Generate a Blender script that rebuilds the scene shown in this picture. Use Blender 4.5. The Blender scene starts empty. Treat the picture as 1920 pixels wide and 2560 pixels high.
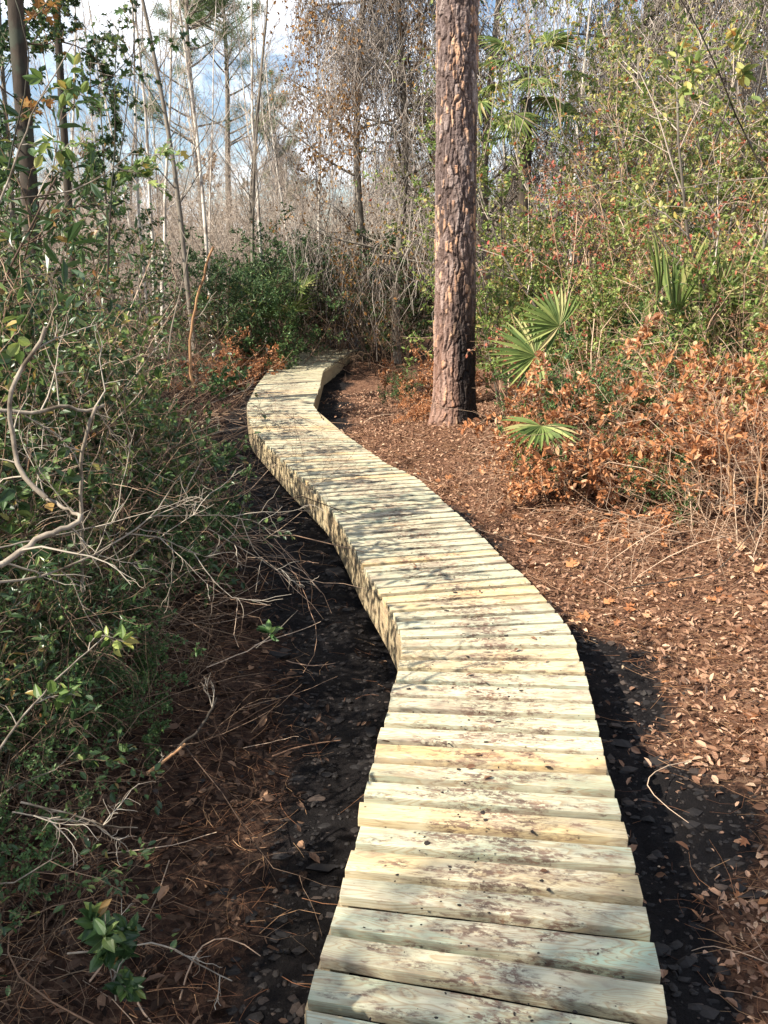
import bpy, bmesh, math, random
import numpy as np
from mathutils import Vector, Matrix
sc = bpy.context.scene
COL = sc.collection
RNG = np.random.default_rng(7)
PI = math.pi
CAM_H, PITCH, F = 1.83, math.radians(16), 2145.0

def at(u, v, y=None, z=None):
    """photo position (1920x2560) -> world point at distance y, or on the level z"""
    x = (u-960)/F; q = -(v-1280)/F
    d = np.array([x, math.cos(PITCH)+q*math.sin(PITCH), -math.sin(PITCH)+q*math.cos(PITCH)])
    k = y/d[1] if y is not None else (z-CAM_H)/d[2]
    return np.array([0, 0, CAM_H]) + d*k

# ------------------------------------------------------------------ objects
def tag(o, label=None, cat=None, group=None, kind=None):
    if label: o['label'] = label
    if cat: o['category'] = cat
    if group: o['group'] = group
    if kind: o['kind'] = kind
    return o
def empty(name, loc, label, cat, group=None, rz=0.0, s=1.0):
    o = bpy.data.objects.new(name, None); COL.objects.link(o)
    o.location = loc; o.rotation_euler = (0, 0, rz); o.scale = (s, s, s); o.empty_display_size = .1
    return tag(o, label, cat, group)
def link(name, me, mat, parent=None):
    o = bpy.data.objects.new(name, me); COL.objects.link(o)
    if mat: me.materials.append(mat)
    if parent: o.parent = parent
    return o
def mesh_np(name, V, F4=None, F3=None, smooth=False, attrs=None, F5=None):
    me = bpy.data.meshes.new(name)
    V = np.ascontiguousarray(V, dtype=np.float32)
    me.vertices.add(len(V)); me.vertices.foreach_set('co', V.ravel())
    loops = []; tot = []
    for Fx, n in ((F3, 3), (F4, 4), (F5, 5)):
        if Fx is not None and len(Fx):
            loops.append(np.asarray(Fx, dtype=np.int32).ravel()); tot.append(np.full(len(Fx), n, dtype=np.int32))
    loops = np.concatenate(loops); tot = np.concatenate(tot)
    me.loops.add(len(loops)); me.loops.foreach_set('vertex_index', loops)
    me.polygons.add(len(tot))
    st = np.zeros(len(tot), dtype=np.int32); st[1:] = np.cumsum(tot)[:-1]
    me.polygons.foreach_set('loop_start', st)
    me.polygons.foreach_set('loop_total', tot)
    me.polygons.foreach_set('use_smooth', np.full(len(tot), smooth, dtype=bool))
    me.update(calc_edges=True)
    if attrs:
        for k, a in attrs.items():
            at_ = me.attributes.new(k, 'FLOAT', 'POINT'); at_.data.foreach_set('value', np.asarray(a, dtype=np.float32))
    me.validate()
    return me
def unit(a): return a/np.maximum(np.linalg.norm(a, axis=-1, keepdims=True), 1e-9)

# ------------------------------------------------------------------ noise
def _h(ix, iy, s=0):
    n = (ix.astype(np.int64)*374761393 + iy.astype(np.int64)*668265263 + s*974711) & 0x7fffffff
    n = (n ^ (n >> 13))*1274126177 & 0x7fffffff
    return ((n ^ (n >> 16)) & 0xffffff)/float(0xffffff)
def vnoise(x, y, s=0):
    ix = np.floor(x); iy = np.floor(y); fx = x-ix; fy = y-iy
    fx = fx*fx*(3-2*fx); fy = fy*fy*(3-2*fy)
    a = _h(ix, iy, s); b = _h(ix+1, iy, s); c = _h(ix, iy+1, s); d = _h(ix+1, iy+1, s)
    return (a*(1-fx)+b*fx)*(1-fy)+(c*(1-fx)+d*fx)*fy
def fbm(x, y, o=4, s=0):
    r = 0; a = .5; t = 0
    for i in range(o):
        r = r+a*vnoise(x*2**i, y*2**i, s+i*17); t += a; a *= .5
    return r/t
def sst(a, b, x):
    t = np.clip((x-a)/(b-a), 0, 1); return t*t*(3-2*t)

# ------------------------------------------------------------------ materials
def newmat(name):
    m = bpy.data.materials.new(name); m.use_nodes = True
    nt = m.node_tree; nt.nodes.clear()
    return m, nt
def nd(nt, typ, **kw):
    n = nt.nodes.new(typ)
    for k, v in kw.items():
        if k.startswith('i_'):
            key = k[2:].replace('_', ' ')
            n.inputs[key].default_value = v
        else: setattr(n, k, v)
    return n
def ramp(nt, fac, stops, interp='LINEAR'):
    r = nt.nodes.new('ShaderNodeValToRGB'); r.color_ramp.interpolation = interp
    e = r.color_ramp.elements
    while len(e) < len(stops): e.new(.5)
    for el, (p, c) in zip(e, stops):
        el.position = p; el.color = (*c, 1) if len(c) == 3 else c
    if fac is not None: nt.links.new(fac, r.inputs[0])
    return r
def mix(nt, fac, a, b, mode='MIX'):
    m = nt.nodes.new('ShaderNodeMix'); m.data_type = 'RGBA'; m.blend_type = mode
    for s, v in ((0, fac), (6, a), (7, b)):
        if hasattr(v, 'links') or hasattr(v, 'is_linked'): nt.links.new(v, m.inputs[s])
        elif s == 0: m.inputs[0].default_value = v
        else: m.inputs[s].default_value = (*v, 1)
    return m.outputs[2]
def math_(nt, op, a, b=None, clamp=False):
    m = nt.nodes.new('ShaderNodeMath'); m.operation = op; m.use_clamp = clamp
    for i, v in enumerate((a, b)):
        if v is None: continue
        if hasattr(v, 'is_linked'): nt.links.new(v, m.inputs[i])
        else: m.inputs[i].default_value = v
    return m.outputs[0]
def noise(nt, vec, scale, detail=4, rough=.55, dist=0):
    n = nd(nt, 'ShaderNodeTexNoise'); n.inputs['Scale'].default_value = scale
    n.inputs['Detail'].default_value = detail; n.inputs['Roughness'].default_value = rough; n.inputs['Distortion'].default_value = dist
    if vec is not None: nt.links.new(vec, n.inputs['Vector'])
    return n.outputs['Fac']
def mapping(nt, vec, scale=(1, 1, 1), loc=(0, 0, 0)):
    m = nd(nt, 'ShaderNodeMapping'); m.inputs['Scale'].default_value = scale; m.inputs['Location'].default_value = loc
    nt.links.new(vec, m.inputs['Vector']); return m.outputs[0]
def finish(nt, color, rough=.7, spec=.3, bump=None, bstr=.3, bdist=.01, transl=0):
    b = nd(nt, 'ShaderNodeBsdfPrincipled'); out = nd(nt, 'ShaderNodeOutputMaterial')
    if hasattr(color, 'is_linked'): nt.links.new(color, b.inputs['Base Color'])
    else: b.inputs['Base Color'].default_value = (*color, 1)
    if hasattr(rough, 'is_linked'): nt.links.new(rough, b.inputs['Roughness'])
    else: b.inputs['Roughness'].default_value = rough
    b.inputs['Specular IOR Level'].default_value = spec
    if bump is not None:
        bp = nd(nt, 'ShaderNodeBump'); bp.inputs['Strength'].default_value = bstr; bp.inputs['Distance'].default_value = bdist
        nt.links.new(bump, bp.inputs['Height']); nt.links.new(bp.outputs[0], b.inputs['Normal'])
    res = b.outputs[0]
    if transl:
        t = nd(nt, 'ShaderNodeBsdfTranslucent')
        if hasattr(color, 'is_linked'): nt.links.new(color, t.inputs[0])
        else: t.inputs[0].default_value = (*color, 1)
        mx = nd(nt, 'ShaderNodeMixShader'); mx.inputs[0].default_value = transl
        nt.links.new(res, mx.inputs[1]); nt.links.new(t.outputs[0], mx.inputs[2]); res = mx.outputs[0]
    nt.links.new(res, out.inputs[0])

def leaf_mat(name, stops, rough=.45, spec=.4, transl=.25):
    m, nt = newmat(name)
    g = nd(nt, 'ShaderNodeNewGeometry')
    r = ramp(nt, g.outputs['Random Per Island'], stops)
    finish(nt, r.outputs[0], rough, spec, transl=transl)
    return m
def bark_mat(name, a, b, c=None, scale=12):
    m, nt = newmat(name)
    tc = nd(nt, 'ShaderNodeTexCoord')
    v = mapping(nt, tc.outputs['Object'], (1, 1, .25))
    n1 = noise(nt, v, scale, 5, .65)
    n2 = noise(nt, tc.outputs['Object'], scale*.35, 3)
    col = ramp(nt, n1, [(.3, a), (.7, b)]).outputs[0]
    if c: col = mix(nt, ramp(nt, n2, [(.5, (0, 0, 0)), (.62, (1, 1, 1))]).outputs[0], col, c)
    finish(nt, col, .85, .15, bump=n1, bstr=.4, bdist=.01)
    return m

M = {}
M['leaf_dark'] = leaf_mat('leaf_dark', [(0, (.022, .05, .018)), (.5, (.045, .085, .028)), (.8, (.075, .13, .04)), (.95, (.17, .22, .06)), (1, (.3, .14, .05))], .38, .45, .25)
M['leaf_bright'] = leaf_mat('leaf_bright', [(0, (.05, .1, .03)), (.55, (.13, .2, .05)), (.9, (.28, .33, .09)), (1, (.4, .26, .07))], .42, .4, .35)
M['leaf_lime'] = leaf_mat('leaf_lime', [(0, (.07, .13, .03)), (.5, (.2, .28, .07)), (.9, (.36, .42, .13)), (1, (.42, .24, .08))], .45, .35, .38)
M['leaf_small'] = leaf_mat('leaf_small', [(0, (.03, .07, .022)), (.5, (.07, .14, .045)), (1, (.17, .26, .085))], .42, .35, .3)
M['leaf_olive'] = leaf_mat('leaf_olive', [(0, (.07, .12, .03)), (.4, (.22, .28, .08)), (.75, (.38, .38, .13)), (.92, (.44, .36, .1)), (.975, (.44, .19, .06)), (1, (.4, .08, .05))], .5, .3, .35)
M['leaf_red'] = leaf_mat('leaf_red', [(0, (.25, .2, .08)), (.4, (.36, .16, .09)), (1, (.42, .08, .06))], .5, .3, .35)
M['leaf_dead'] = leaf_mat('leaf_dead', [(0, (.15, .065, .033)), (.35, (.37, .15, .062)), (.75, (.53, .245, .105)), (1, (.58, .38, .23))], .55, .3, .3)
M['leaf_rust'] = leaf_mat('leaf_rust', [(0, (.16, .08, .03)), (.6, (.34, .17, .05)), (1, (.42, .26, .08))], .55, .3, .3)
M['leaf_far'] = leaf_mat('leaf_far', [(0, (.03, .065, .025)), (.6, (.065, .12, .045)), (1, (.14, .2, .08))], .5, .3, .25)
M['needles'] = leaf_mat('needles', [(0, (.04, .09, .025)), (.6, (.1, .17, .05)), (1, (.24, .26, .08))], .5, .3, .25)
M['palm'] = leaf_mat('palm', [(0, (.06, .1, .025)), (.6, (.15, .2, .055)), (.9, (.28, .31, .1)), (1, (.34, .28, .14))], .6, .22, .22)
M['litter'] = leaf_mat('litter', [(0, (.07, .035, .022)), (.35, (.2, .11, .068)), (.7, (.34, .2, .13)), (.95, (.46, .3, .2)), (1, (.58, .46, .32))], .8, .12, .1)
M['litter_shaded'] = leaf_mat('litter_shaded', [(0, (.015, .01, .008)), (.5, (.05, .03, .021)), (.9, (.13, .08, .055)), (1, (.3, .18, .11))], .85, .1, .08)  # leaf litter with the left bank's shade put into its colours
M['straw'] = leaf_mat('straw', [(0, (.08, .035, .02)), (.5, (.24, .105, .05)), (1, (.42, .26, .14))], .6, .25, 0)
M['twig_grey'] = leaf_mat('twig_grey', [(0, (.14, .11, .085)), (.5, (.3, .255, .2)), (1, (.46, .41, .34))], .75, .2, 0)
M['twig_vine'] = leaf_mat('twig_vine', [(0, (.12, .1, .085)), (.5, (.25, .21, .18)), (1, (.42, .37, .32))], .8, .15, 0)
M['twig_brown'] = leaf_mat('twig_brown', [(0, (.04, .026, .018)), (.5, (.11, .07, .048)), (1, (.25, .17, .11))], .75, .2, 0)
M['twig_tan'] = leaf_mat('twig_tan', [(0, (.16, .09, .055)), (.5, (.36, .23, .15)), (1, (.56, .42, .3))], .7, .2, 0)
M['twig_far'] = leaf_mat('twig_far', [(0, (.2, .155, .12)), (.5, (.38, .31, .25)), (1, (.56, .48, .4))], .8, .15, 0)
M['bark_pale'] = bark_mat('bark_pale', (.42, .38, .33), (.68, .63, .55), (.24, .2, .17), 9)
M['bark_grey'] = bark_mat('bark_grey', (.1, .085, .07), (.24, .21, .17), None, 10)
M['bark_dark'] = bark_mat('bark_dark', (.02, .017, .014), (.08, .062, .048), (.055, .06, .045), 10)
M['branch_pale'] = bark_mat('branch_pale', (.13, .105, .08), (.34, .29, .23), (.09, .07, .05), 25)
M['branch_orange'] = bark_mat('branch_orange', (.2, .1, .05), (.42, .25, .13), None, 25)

# ------------------------------------------------------------------ leaves / tubes
TPL = {
 'ovate': (np.array([[0, 0, 0], [.2, .22, .04], [.27, .5, .07], [.15, .8, .03], [0, 1, -.1], [-.15, .8, .03], [-.27, .5, .07], [-.2, .22, .04]]), [[0, 1, 2, 3, 4], [0, 4, 5, 6, 7]], 5),
 'lance': (np.array([[0, 0, 0], [.13, .35, .03], [.11, .7, .02], [0, 1, -.12], [-.11, .7, .02], [-.13, .35, .03]]), [[0, 1, 2, 3], [0, 3, 4, 5]], 4),
 'small': (np.array([[0, 0, 0], [.27, .4, .06], [.2, .75, .04], [0, 1, -.05], [-.2, .75, .04], [-.27, .4, .06]]), [[0, 1, 2, 3], [0, 3, 4, 5]], 4),
 'dia': (np.array([[0, 0, 0], [.3, .5, .08], [0, 1, -.05], [-.3, .5, .08]]), [[0, 1, 2], [0, 2, 3]], 3),
 'curl': (np.array([[0, 0, 0], [.22, .3, .14], [.2, .7, .16], [0, 1, .05], [-.2, .7, .16], [-.22, .3, .14]]), [[0, 1, 2, 3], [0, 3, 4, 5]], 4),
 'needle': (np.array([[0, 0, 0], [.03, .5, 0], [0, 1, 0]]), [[0, 1, 2]], 3),
 'lobed': (np.array([[0, 0, 0], [.12, .1, .02], [.42, .3, .08], [.16, .42, .02], [.3, .78, .06], [.08, .7, .0], [0, 1, -.06], [-.08, .7, 0], [-.3, .78, .06], [-.16, .42, .02], [-.42, .3, .08], [-.12, .1, .02]]),
           [[0, 1, 2, 3], [0, 3, 5, 6], [3, 4, 5, 5], [0, 6, 7, 9], [7, 8, 9, 9], [0, 9, 10, 11]], 4),
}
TPL['lobed'] = (TPL['lobed'][0], [[0, 1, 2], [0, 2, 3], [0, 3, 5], [3, 4, 5], [0, 5, 6], [0, 6, 7], [0, 7, 9], [7, 8, 9], [0, 9, 10], [0, 10, 11]], 3)
def leaf_mesh(name, P, D, size, tpl, rng, flat=.6):
    T, FS, n = TPL[tpl]
    P = np.asarray(P, float); D = unit(np.asarray(D, float)); N = len(P)
    up = np.tile([0, 0, 1.], (N, 1))*flat*1.6 + rng.normal(size=(N, 3))*(1-flat*.6)
    X = unit(np.cross(D, up)); Z = np.cross(X, D)
    size = np.asarray(size).reshape(-1, 1, 1)
    V = P[:, None, :] + size*(T[None, :, 0:1]*X[:, None, :] + T[None, :, 1:2]*D[:, None, :] + T[None, :, 2:3]*Z[:, None, :])
    Fa = np.array(FS)[None] + (np.arange(N)*len(T))[:, None, None]
    kw = {3: 'F3', 4: 'F4', 5: 'F5'}[n]
    return mesh_np(name, V.reshape(-1, 3), **{kw: Fa.reshape(-1, n)})
def tube_mesh(name, paths, k=4, smooth=True, cap=True, more=None):
    """more: (paths, k) of a second set in the same mesh, with material slot 1
    paths: list of (pts (n,3), r0, r1) all with the same n"""
    P = np.array([p[0] for p in paths]); N, n, _ = P.shape
    R0 = np.array([p[1] for p in paths]); R1 = np.array([p[2] for p in paths])
    T = np.empty_like(P); T[:, 1:-1] = P[:, 2:]-P[:, :-2]; T[:, 0] = P[:, 1]-P[:, 0]; T[:, -1] = P[:, -1]-P[:, -2]
    T = unit(T)
    ref = np.where(np.abs(T[:, :1, 2:3]) > .8, np.array([1., 0, 0]), np.array([0, 0, 1.]))
    X = unit(np.cross(T, np.broadcast_to(ref, T.shape))); Y = np.cross(T, X)
    a = np.arange(k)*2*PI/k
    r = (R0[:, None] + (R1-R0)[:, None]*np.linspace(0, 1, n)[None])[:, :, None, None]
    V = P[:, :, None, :] + r*(np.cos(a)[None, None, :, None]*X[:, :, None, :] + np.sin(a)[None, None, :, None]*Y[:, :, None, :])
    i = np.arange(n-1)[:, None]; j = np.arange(k)[None]
    q = np.stack([i*k+j, i*k+(j+1) % k, (i+1)*k+(j+1) % k, (i+1)*k+j], -1).reshape(-1, 4)
    Fq = (q[None] + (np.arange(N)*n*k)[:, None, None]).reshape(-1, 4)
    V = V.reshape(-1, 3)
    F3 = None
    if cap:
        c = len(V) + np.arange(N); V = np.concatenate([V, P[:, -1] + T[:, -1]*R1[:, None]*.3])
        jj = np.arange(k); base = np.arange(N)*n*k + (n-1)*k
        F3 = np.stack([base[:, None]+jj[None], base[:, None]+(jj[None]+1) % k, np.broadcast_to(c[:, None], (N, k))], -1).reshape(-1, 3)
    if more == 'raw': return V, Fq, F3
    if more is not None and more[0]:
        V2, Fq2, _ = tube_mesh(name, more[0], more[1], cap=False, more='raw')
        nq = len(Fq); Fq = np.concatenate([Fq, Fq2+len(V)]); V = np.concatenate([V, V2])
        me = mesh_np(name, V, F4=Fq, F3=F3, smooth=smooth)
        n3 = 0 if F3 is None else len(F3)
        mi = np.zeros(len(me.polygons), dtype=np.int32); mi[n3+nq:] = 1
        me.polygons.foreach_set('material_index', mi)
        return me
    return mesh_np(name, V, F4=Fq, F3=F3, smooth=smooth)
def resample(pts, n):
    pts = np.asarray(pts, float)
    s = np.concatenate([[0], np.cumsum(np.linalg.norm(np.diff(pts, axis=0), axis=1))])
    t = np.linspace(0, s[-1], n)
    return np.stack([np.interp(t, s, pts[:, i]) for i in range(3)], 1)
def smoothpath(pts, n):
    p = resample(pts, n)
    for _ in range(max(1, n//8)):
        q = p.copy(); q[1:-1] = (p[:-2]+2*p[1:-1]+p[2:])/4; p = q
    return p

NS = 6
class Spec:
    def __init__(s, **k):
        s.levels = 2; s.nch = (8, 6, 4); s.lr = .55; s.wob = .18; s.up = (.05, .0, -.03, -.05); s.spread = .9
        s.t0 = .2; s.rr = .55; s.leaflev = 2; s.nleaf = 8; s.taper = .35; s.minr = .0012
        s.__dict__.update(k)
def grow(rng, p, d, L, r, lev, S, out, lv, ld):
    p = np.array(p, float); d = unit(np.array(d, float))
    pts = [p]; ds = [d]
    for k in range(NS-1):
        d = unit(d + rng.normal(size=3)*S.wob + np.array([0, 0, S.up[min(lev, len(S.up)-1)]]))
        p = p + d*L/(NS-1); pts.append(p); ds.append(d)
    out[min(lev, 1) if lev < 1 else 1].append((np.array(pts), max(r, S.minr), max(r*S.taper, S.minr*.6)))
    if lev < S.levels:
        for c in range(S.nch[lev]):
            t = rng.uniform(S.t0 if lev == 0 else .1, 1)*(NS-1.001); i = int(t); f = t-i
            q = pts[i]*(1-f)+pts[i+1]*f; dd = ds[i]
            pr = unit(np.cross(dd, rng.normal(size=3)))
            cd = unit(dd + pr*S.spread*rng.uniform(.6, 1.3))
            grow(rng, q, cd, L*S.lr*rng.uniform(.6, 1.15)*(1-.35*t/(NS-1)), r*S.rr*(1-.5*t/(NS-1)), lev+1, S, out, lv, ld)
    if lev >= S.leaflev and S.nleaf:
        for c in range(S.nleaf):
            t = rng.uniform(.15, .999)*(NS-1); i = min(int(t), NS-2); f = t-i
            q = pts[i]*(1-f)+pts[i+1]*f
            lv.append(q); ld.append(unit(ds[i]*.5 + rng.normal(size=3)*.8))
def plant(seed, stems, S):
    """stems: list of (base, dir, len, radius). returns thick paths, thin paths, leaf pos, leaf dir"""
    rng = np.random.default_rng(seed); out = ([], []); lv = []; ld = []
    for b, d, L, r in stems: grow(rng, b, d, L, r, 0, S, out, lv, ld)
    return rng, out[0], out[1], lv, ld
def multi(seed, n, spread, L, r, rad=.15):
    rng = np.random.default_rng(seed+99); res = []
    for i in range(n):
        a = rng.uniform(0, 2*PI); t = spread*math.sqrt(rng.uniform(0, 1))
        b = np.array([math.cos(a)*rad*t/spread, math.sin(a)*rad*t/spread, -.05])
        res.append((b, (math.cos(a)*t, math.sin(a)*t, 1), L*rng.uniform(.65, 1.1), r*rng.uniform(.7, 1.1)))
    return res
class Proto:                    # mesh data of one kind of plant, shared by its copies
    def __init__(s): s.parts = []
    def add(s, name, me, mat, mat2=None):
        me.materials.append(mat)
        if mat2: me.materials.append(mat2)
        s.parts.append((name, me)); return s
def place(pr, name, loc, label, cat, group=None, rz=0, s=1.0, sz=None, tilt=0):
    root = empty(name, loc, label, cat, group, rz, s)
    if sz: root.scale = (s, s, s*sz)
    if tilt: root.rotation_euler[0] = tilt
    for nme, me in pr.parts:
        o = bpy.data.objects.new(nme, me); COL.objects.link(o); o.parent = root
    return root
def shrub(seed, nst, spread, L, r, S, leafmat, leaf, lsize, twigmat, rad=.15, barkmat=None, extra=None):
    rng, th, tn, lv, ld = plant(seed, multi(seed, nst, spread, L, r, rad), S)
    pr = Proto()
    pr.add('stems', tube_mesh('stems', th, 5, more=(tn, 3)), barkmat or twigmat, twigmat)
    if leafmat:
        lv = np.array(lv); ld = np.array(ld)
        pr.add('foliage', leaf_mesh('foliage', lv, ld, lsize*rng.uniform(.55, 1.2, len(lv)), leaf, rng), leafmat)
    return pr

# ------------------------------------------------------------------ boardwalk geometry (edges)
EDGE = [(763, 2493, 1690, 2658), (799.5, 2402, 1669, 2552), (820.6, 2333.6, 1655.5, 2453.6), (841.7, 2267.3, 1634, 2359), (851.9, 2209.4, 1618.7, 2283.6), (874.7, 2137.5, 1598, 2201), (896.4, 2073.9, 1579.7, 2127.9), (902, 2012, 1561.9, 2062.8), (914.8, 1959, 1545, 2002.5), (932.6, 1908.5, 1523, 1939.8), (939.8, 1865, 1516, 1896.4), (953.3, 1821.7, 1505, 1847), (965.7, 1783.5, 1494, 1804.6), (974.2, 1746.8, 1485.5, 1765), (985.6, 1711.8, 1473.7, 1727.8), (992.7, 1679.3, 1464.4, 1693.2), (997, 1654, 1456.8, 1661), (1001.6, 1634, 1447.5, 1630.8), (1005.4, 1610.5, 1437, 1602.5), (1001.6, 1589.4, 1422, 1573.4), (997, 1565.4, 1407.5, 1546.4), (988, 1543, 1383, 1517), (974, 1518, 1362, 1495), (961, 1500, 1343, 1472), (949.6, 1478, 1322, 1449), (934, 1458, 1297, 1428.7), (921, 1434, 1273.6, 1408.8), (908.7, 1416, 1254.6, 1389.9), (898, 1396, 1235.7, 1370.9), (890.5, 1378, 1218.8, 1352.7), (879, 1360, 1202, 1335.9), (869.4, 1343.4, 1183, 1319.4), (862, 1327.4, 1166, 1304.2), (853.8, 1311.8, 1151, 1289.9), (843, 1296, 1134, 1276),
 (817, 1253, 1092, 1236), (775.4, 1209.8, 1040, 1192), (724.8, 1168, 961.7, 1155.5), (690.4, 1133.8, 922, 1126.6), (654, 1095.8, 874.9, 1094), (630.7, 1070.5, 835, 1070), (621.7, 1047, 806, 1047), (617, 1012, 783, 1012), (640, 966, 800, 964), (671, 926, 808, 926), (725, 895, 850, 895), (777, 871, 891, 872)]
EL = np.array([at(a, b, z=0)[:2] for a, b, c, d in EDGE]); ER = np.array([at(c, d, z=0)[:2] for a, b, c, d in EDGE])
# extend towards and behind the camera
d0 = (EL[0]-EL[2])/2; d1 = (ER[0]-ER[2])/2
for k in range(6):
    EL = np.vstack([EL[0]+np.array([.02, -.134]), EL]); ER = np.vstack([ER[0]+np.array([.02, -.134]), ER])
MID = (EL+ER)/2
S_ = np.concatenate([[0], np.cumsum(np.linalg.norm(np.diff(MID, axis=0), axis=1))])
def edge(s): return (np.array([np.interp(s, S_, EL[:, i]) for i in (0, 1)]), np.array([np.interp(s, S_, ER[:, i]) for i in (0, 1)]))
def xL(y): return np.interp(y, EL[:, 1], EL[:, 0])
def xR(y): return np.interp(y, ER[:, 1], ER[:, 0])

# ------------------------------------------------------------------ ground
PX, PY = at(1135, 1062, z=-.12)[:2]
def gz(x, y):
    x = np.asarray(x, float); y = np.asarray(y, float)
    dl = xL(y)-x; dr = x-xR(y)
    z = np.full(np.broadcast(x, y).shape, -.31)
    z = z + sst(.25, 2.2, dr)*.27*sst(16, 6, y*.9) + sst(.3, 2.2, dl)*.14 + sst(2, 5, dr)*.12
    far = sst(15.5, 20, y); z = z*(1-far)+(-.12)*far
    z = z + (fbm(x*1.3, y*1.3, 3, 5)-.5)*.10
    z = z + .10*np.exp(-((x-PX)**2+(y-PY)**2)/.22)
    rough = sst(1.6, .1, np.maximum(dl, dr))
    z = z + (fbm(x*6, y*6, 4, 9)-.5)*.07*(0.5+rough) + (fbm(x*17, y*17, 2, 19)-.5)*.018*rough
    return z
def litter_mask(x, y):
    dl = xL(y)-x; dr = x-xR(y)
    n = (fbm(x*1.7, y*1.7, 4, 31)-.5)*.9
    wr = np.interp(y, [0, 2.2, 3.0, 3.9, 4.8, 6, 9, 12, 14, 20], [.28, .32, .42, .4, .2, .1, .14, .26, .3, .1])
    wl = np.interp(y, [0, 2, 3, 4, 5, 6.5, 8, 11, 20], [.2, .22, .28, .42, .56, .68, .62, .35, .1])
    return np.clip(np.maximum(sst(-.12, .28, dr-wr+n*.95), sst(-.12, .3, dl-wl+n*.6)), 0, 1)
def axis(segs):
    a = []
    for lo, hi, st in segs: a.append(np.arange(lo, hi, st))
    return np.concatenate(a)
gx = axis([(-150, -30, 10), (-30, -10, 1.5), (-10, -4, .3), (-4, 4.5, .035), (4.5, 10, .3), (10, 30, 1.5), (30, 151, 10)])
gy = axis([(-40, -5, 2.5), (-5, .8, .2), (.8, 10, .035), (10, 20, .12), (20, 40, 1), (40, 220, 10)])
GX, GY = np.meshgrid(gx, gy); GZ = gz(GX, GY)
nx, ny = len(gx), len(gy)
i = np.arange(ny-1)[:, None]*nx; j = np.arange(nx-1)[None]
Fg = np.stack([i+j, i+j+1, i+nx+j+1, i+nx+j], -1).reshape(-1, 4)
gme = mesh_np('ground', np.stack([GX, GY, GZ], -1).reshape(-1, 3), F4=Fg, smooth=True, attrs={'litter': litter_mask(GX, GY).ravel(), 'shady': sst(-.3, .3, xL(GY)-GX).ravel()})  # second mask: left of the deck, where shade is painted into the floor
m, nt = newmat('forest_floor')
tc = nd(nt, 'ShaderNodeTexCoord'); O = tc.outputs['Object']
n1 = noise(nt, O, 30, 8, .7); n2 = noise(nt, O, 4, 5, .6); n3 = noise(nt, O, 110, 4, .7)
mud = ramp(nt, n1, [(.3, (.004, .0036, .004)), (.6, (.011, .009, .009)), (.78, (.04, .03, .025))]).outputs[0]
lit = ramp(nt, n3, [(.25, (.022, .012, .008)), (.5, (.085, .04, .022)), (.7, (.19, .092, .05)), (.85, (.3, .16, .09))]).outputs[0]
atn = nd(nt, 'ShaderNodeAttribute', attribute_name='litter')
shady = nd(nt, 'ShaderNodeAttribute', attribute_name='shady').outputs['Fac']
lv = nd(nt, 'ShaderNodeTexVoronoi'); lv.inputs['Scale'].default_value = 34; lv.inputs['Randomness'].default_value = 1
wv = nd(nt, 'ShaderNodeVectorMath', operation='ADD'); nz = nd(nt, 'ShaderNodeTexNoise'); nz.inputs['Scale'].default_value = 14; nt.links.new(O, nz.inputs['Vector'])
sv_ = nd(nt, 'ShaderNodeVectorMath', operation='SCALE'); sv_.inputs['Scale'].default_value = .09; nt.links.new(nz.outputs['Color'], sv_.inputs[0])
nt.links.new(mapping(nt, O, (1, 1.7, 1)), wv.inputs[0]); nt.links.new(sv_.outputs[0], wv.inputs[1]); nt.links.new(wv.outputs[0], lv.inputs['Vector'])
vs_ = nd(nt, 'ShaderNodeSeparateColor'); nt.links.new(lv.outputs['Color'], vs_.inputs[0])
lc = ramp(nt, vs_.outputs[0], [(0, (.04, .021, .014)), (.45, (.14, .07, .043)), (.8, (.27, .15, .095)), (1, (.4, .25, .16))]).outputs[0]
lit = mix(nt, .6, lit, lc); lit = mix(nt, math_(nt, 'MULTIPLY', shady, .62), lit, (.012, .008, .007))  # litter colour darkened left of the deck to stand for shade
fac = math_(nt, 'ADD', atn.outputs['Fac'], math_(nt, 'MULTIPLY', math_(nt, 'SUBTRACT', n1, .5), 1.2))
fac = ramp(nt, fac, [(.22, (0, 0, 0)), (.82, (1, 1, 1))]).outputs[0]
hb = math_(nt, 'ADD', n1, math_(nt, 'MULTIPLY', n3, .5))
finish(nt, mix(nt, fac, mud, lit), ramp(nt, n2, [(.35, (.65, .65, .65)), (.6, (.95, .95, .95))]).outputs[0], .15, bump=hb, bstr=.9, bdist=.03)
tag(link('ground', gme, m), kind='structure')

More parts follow.
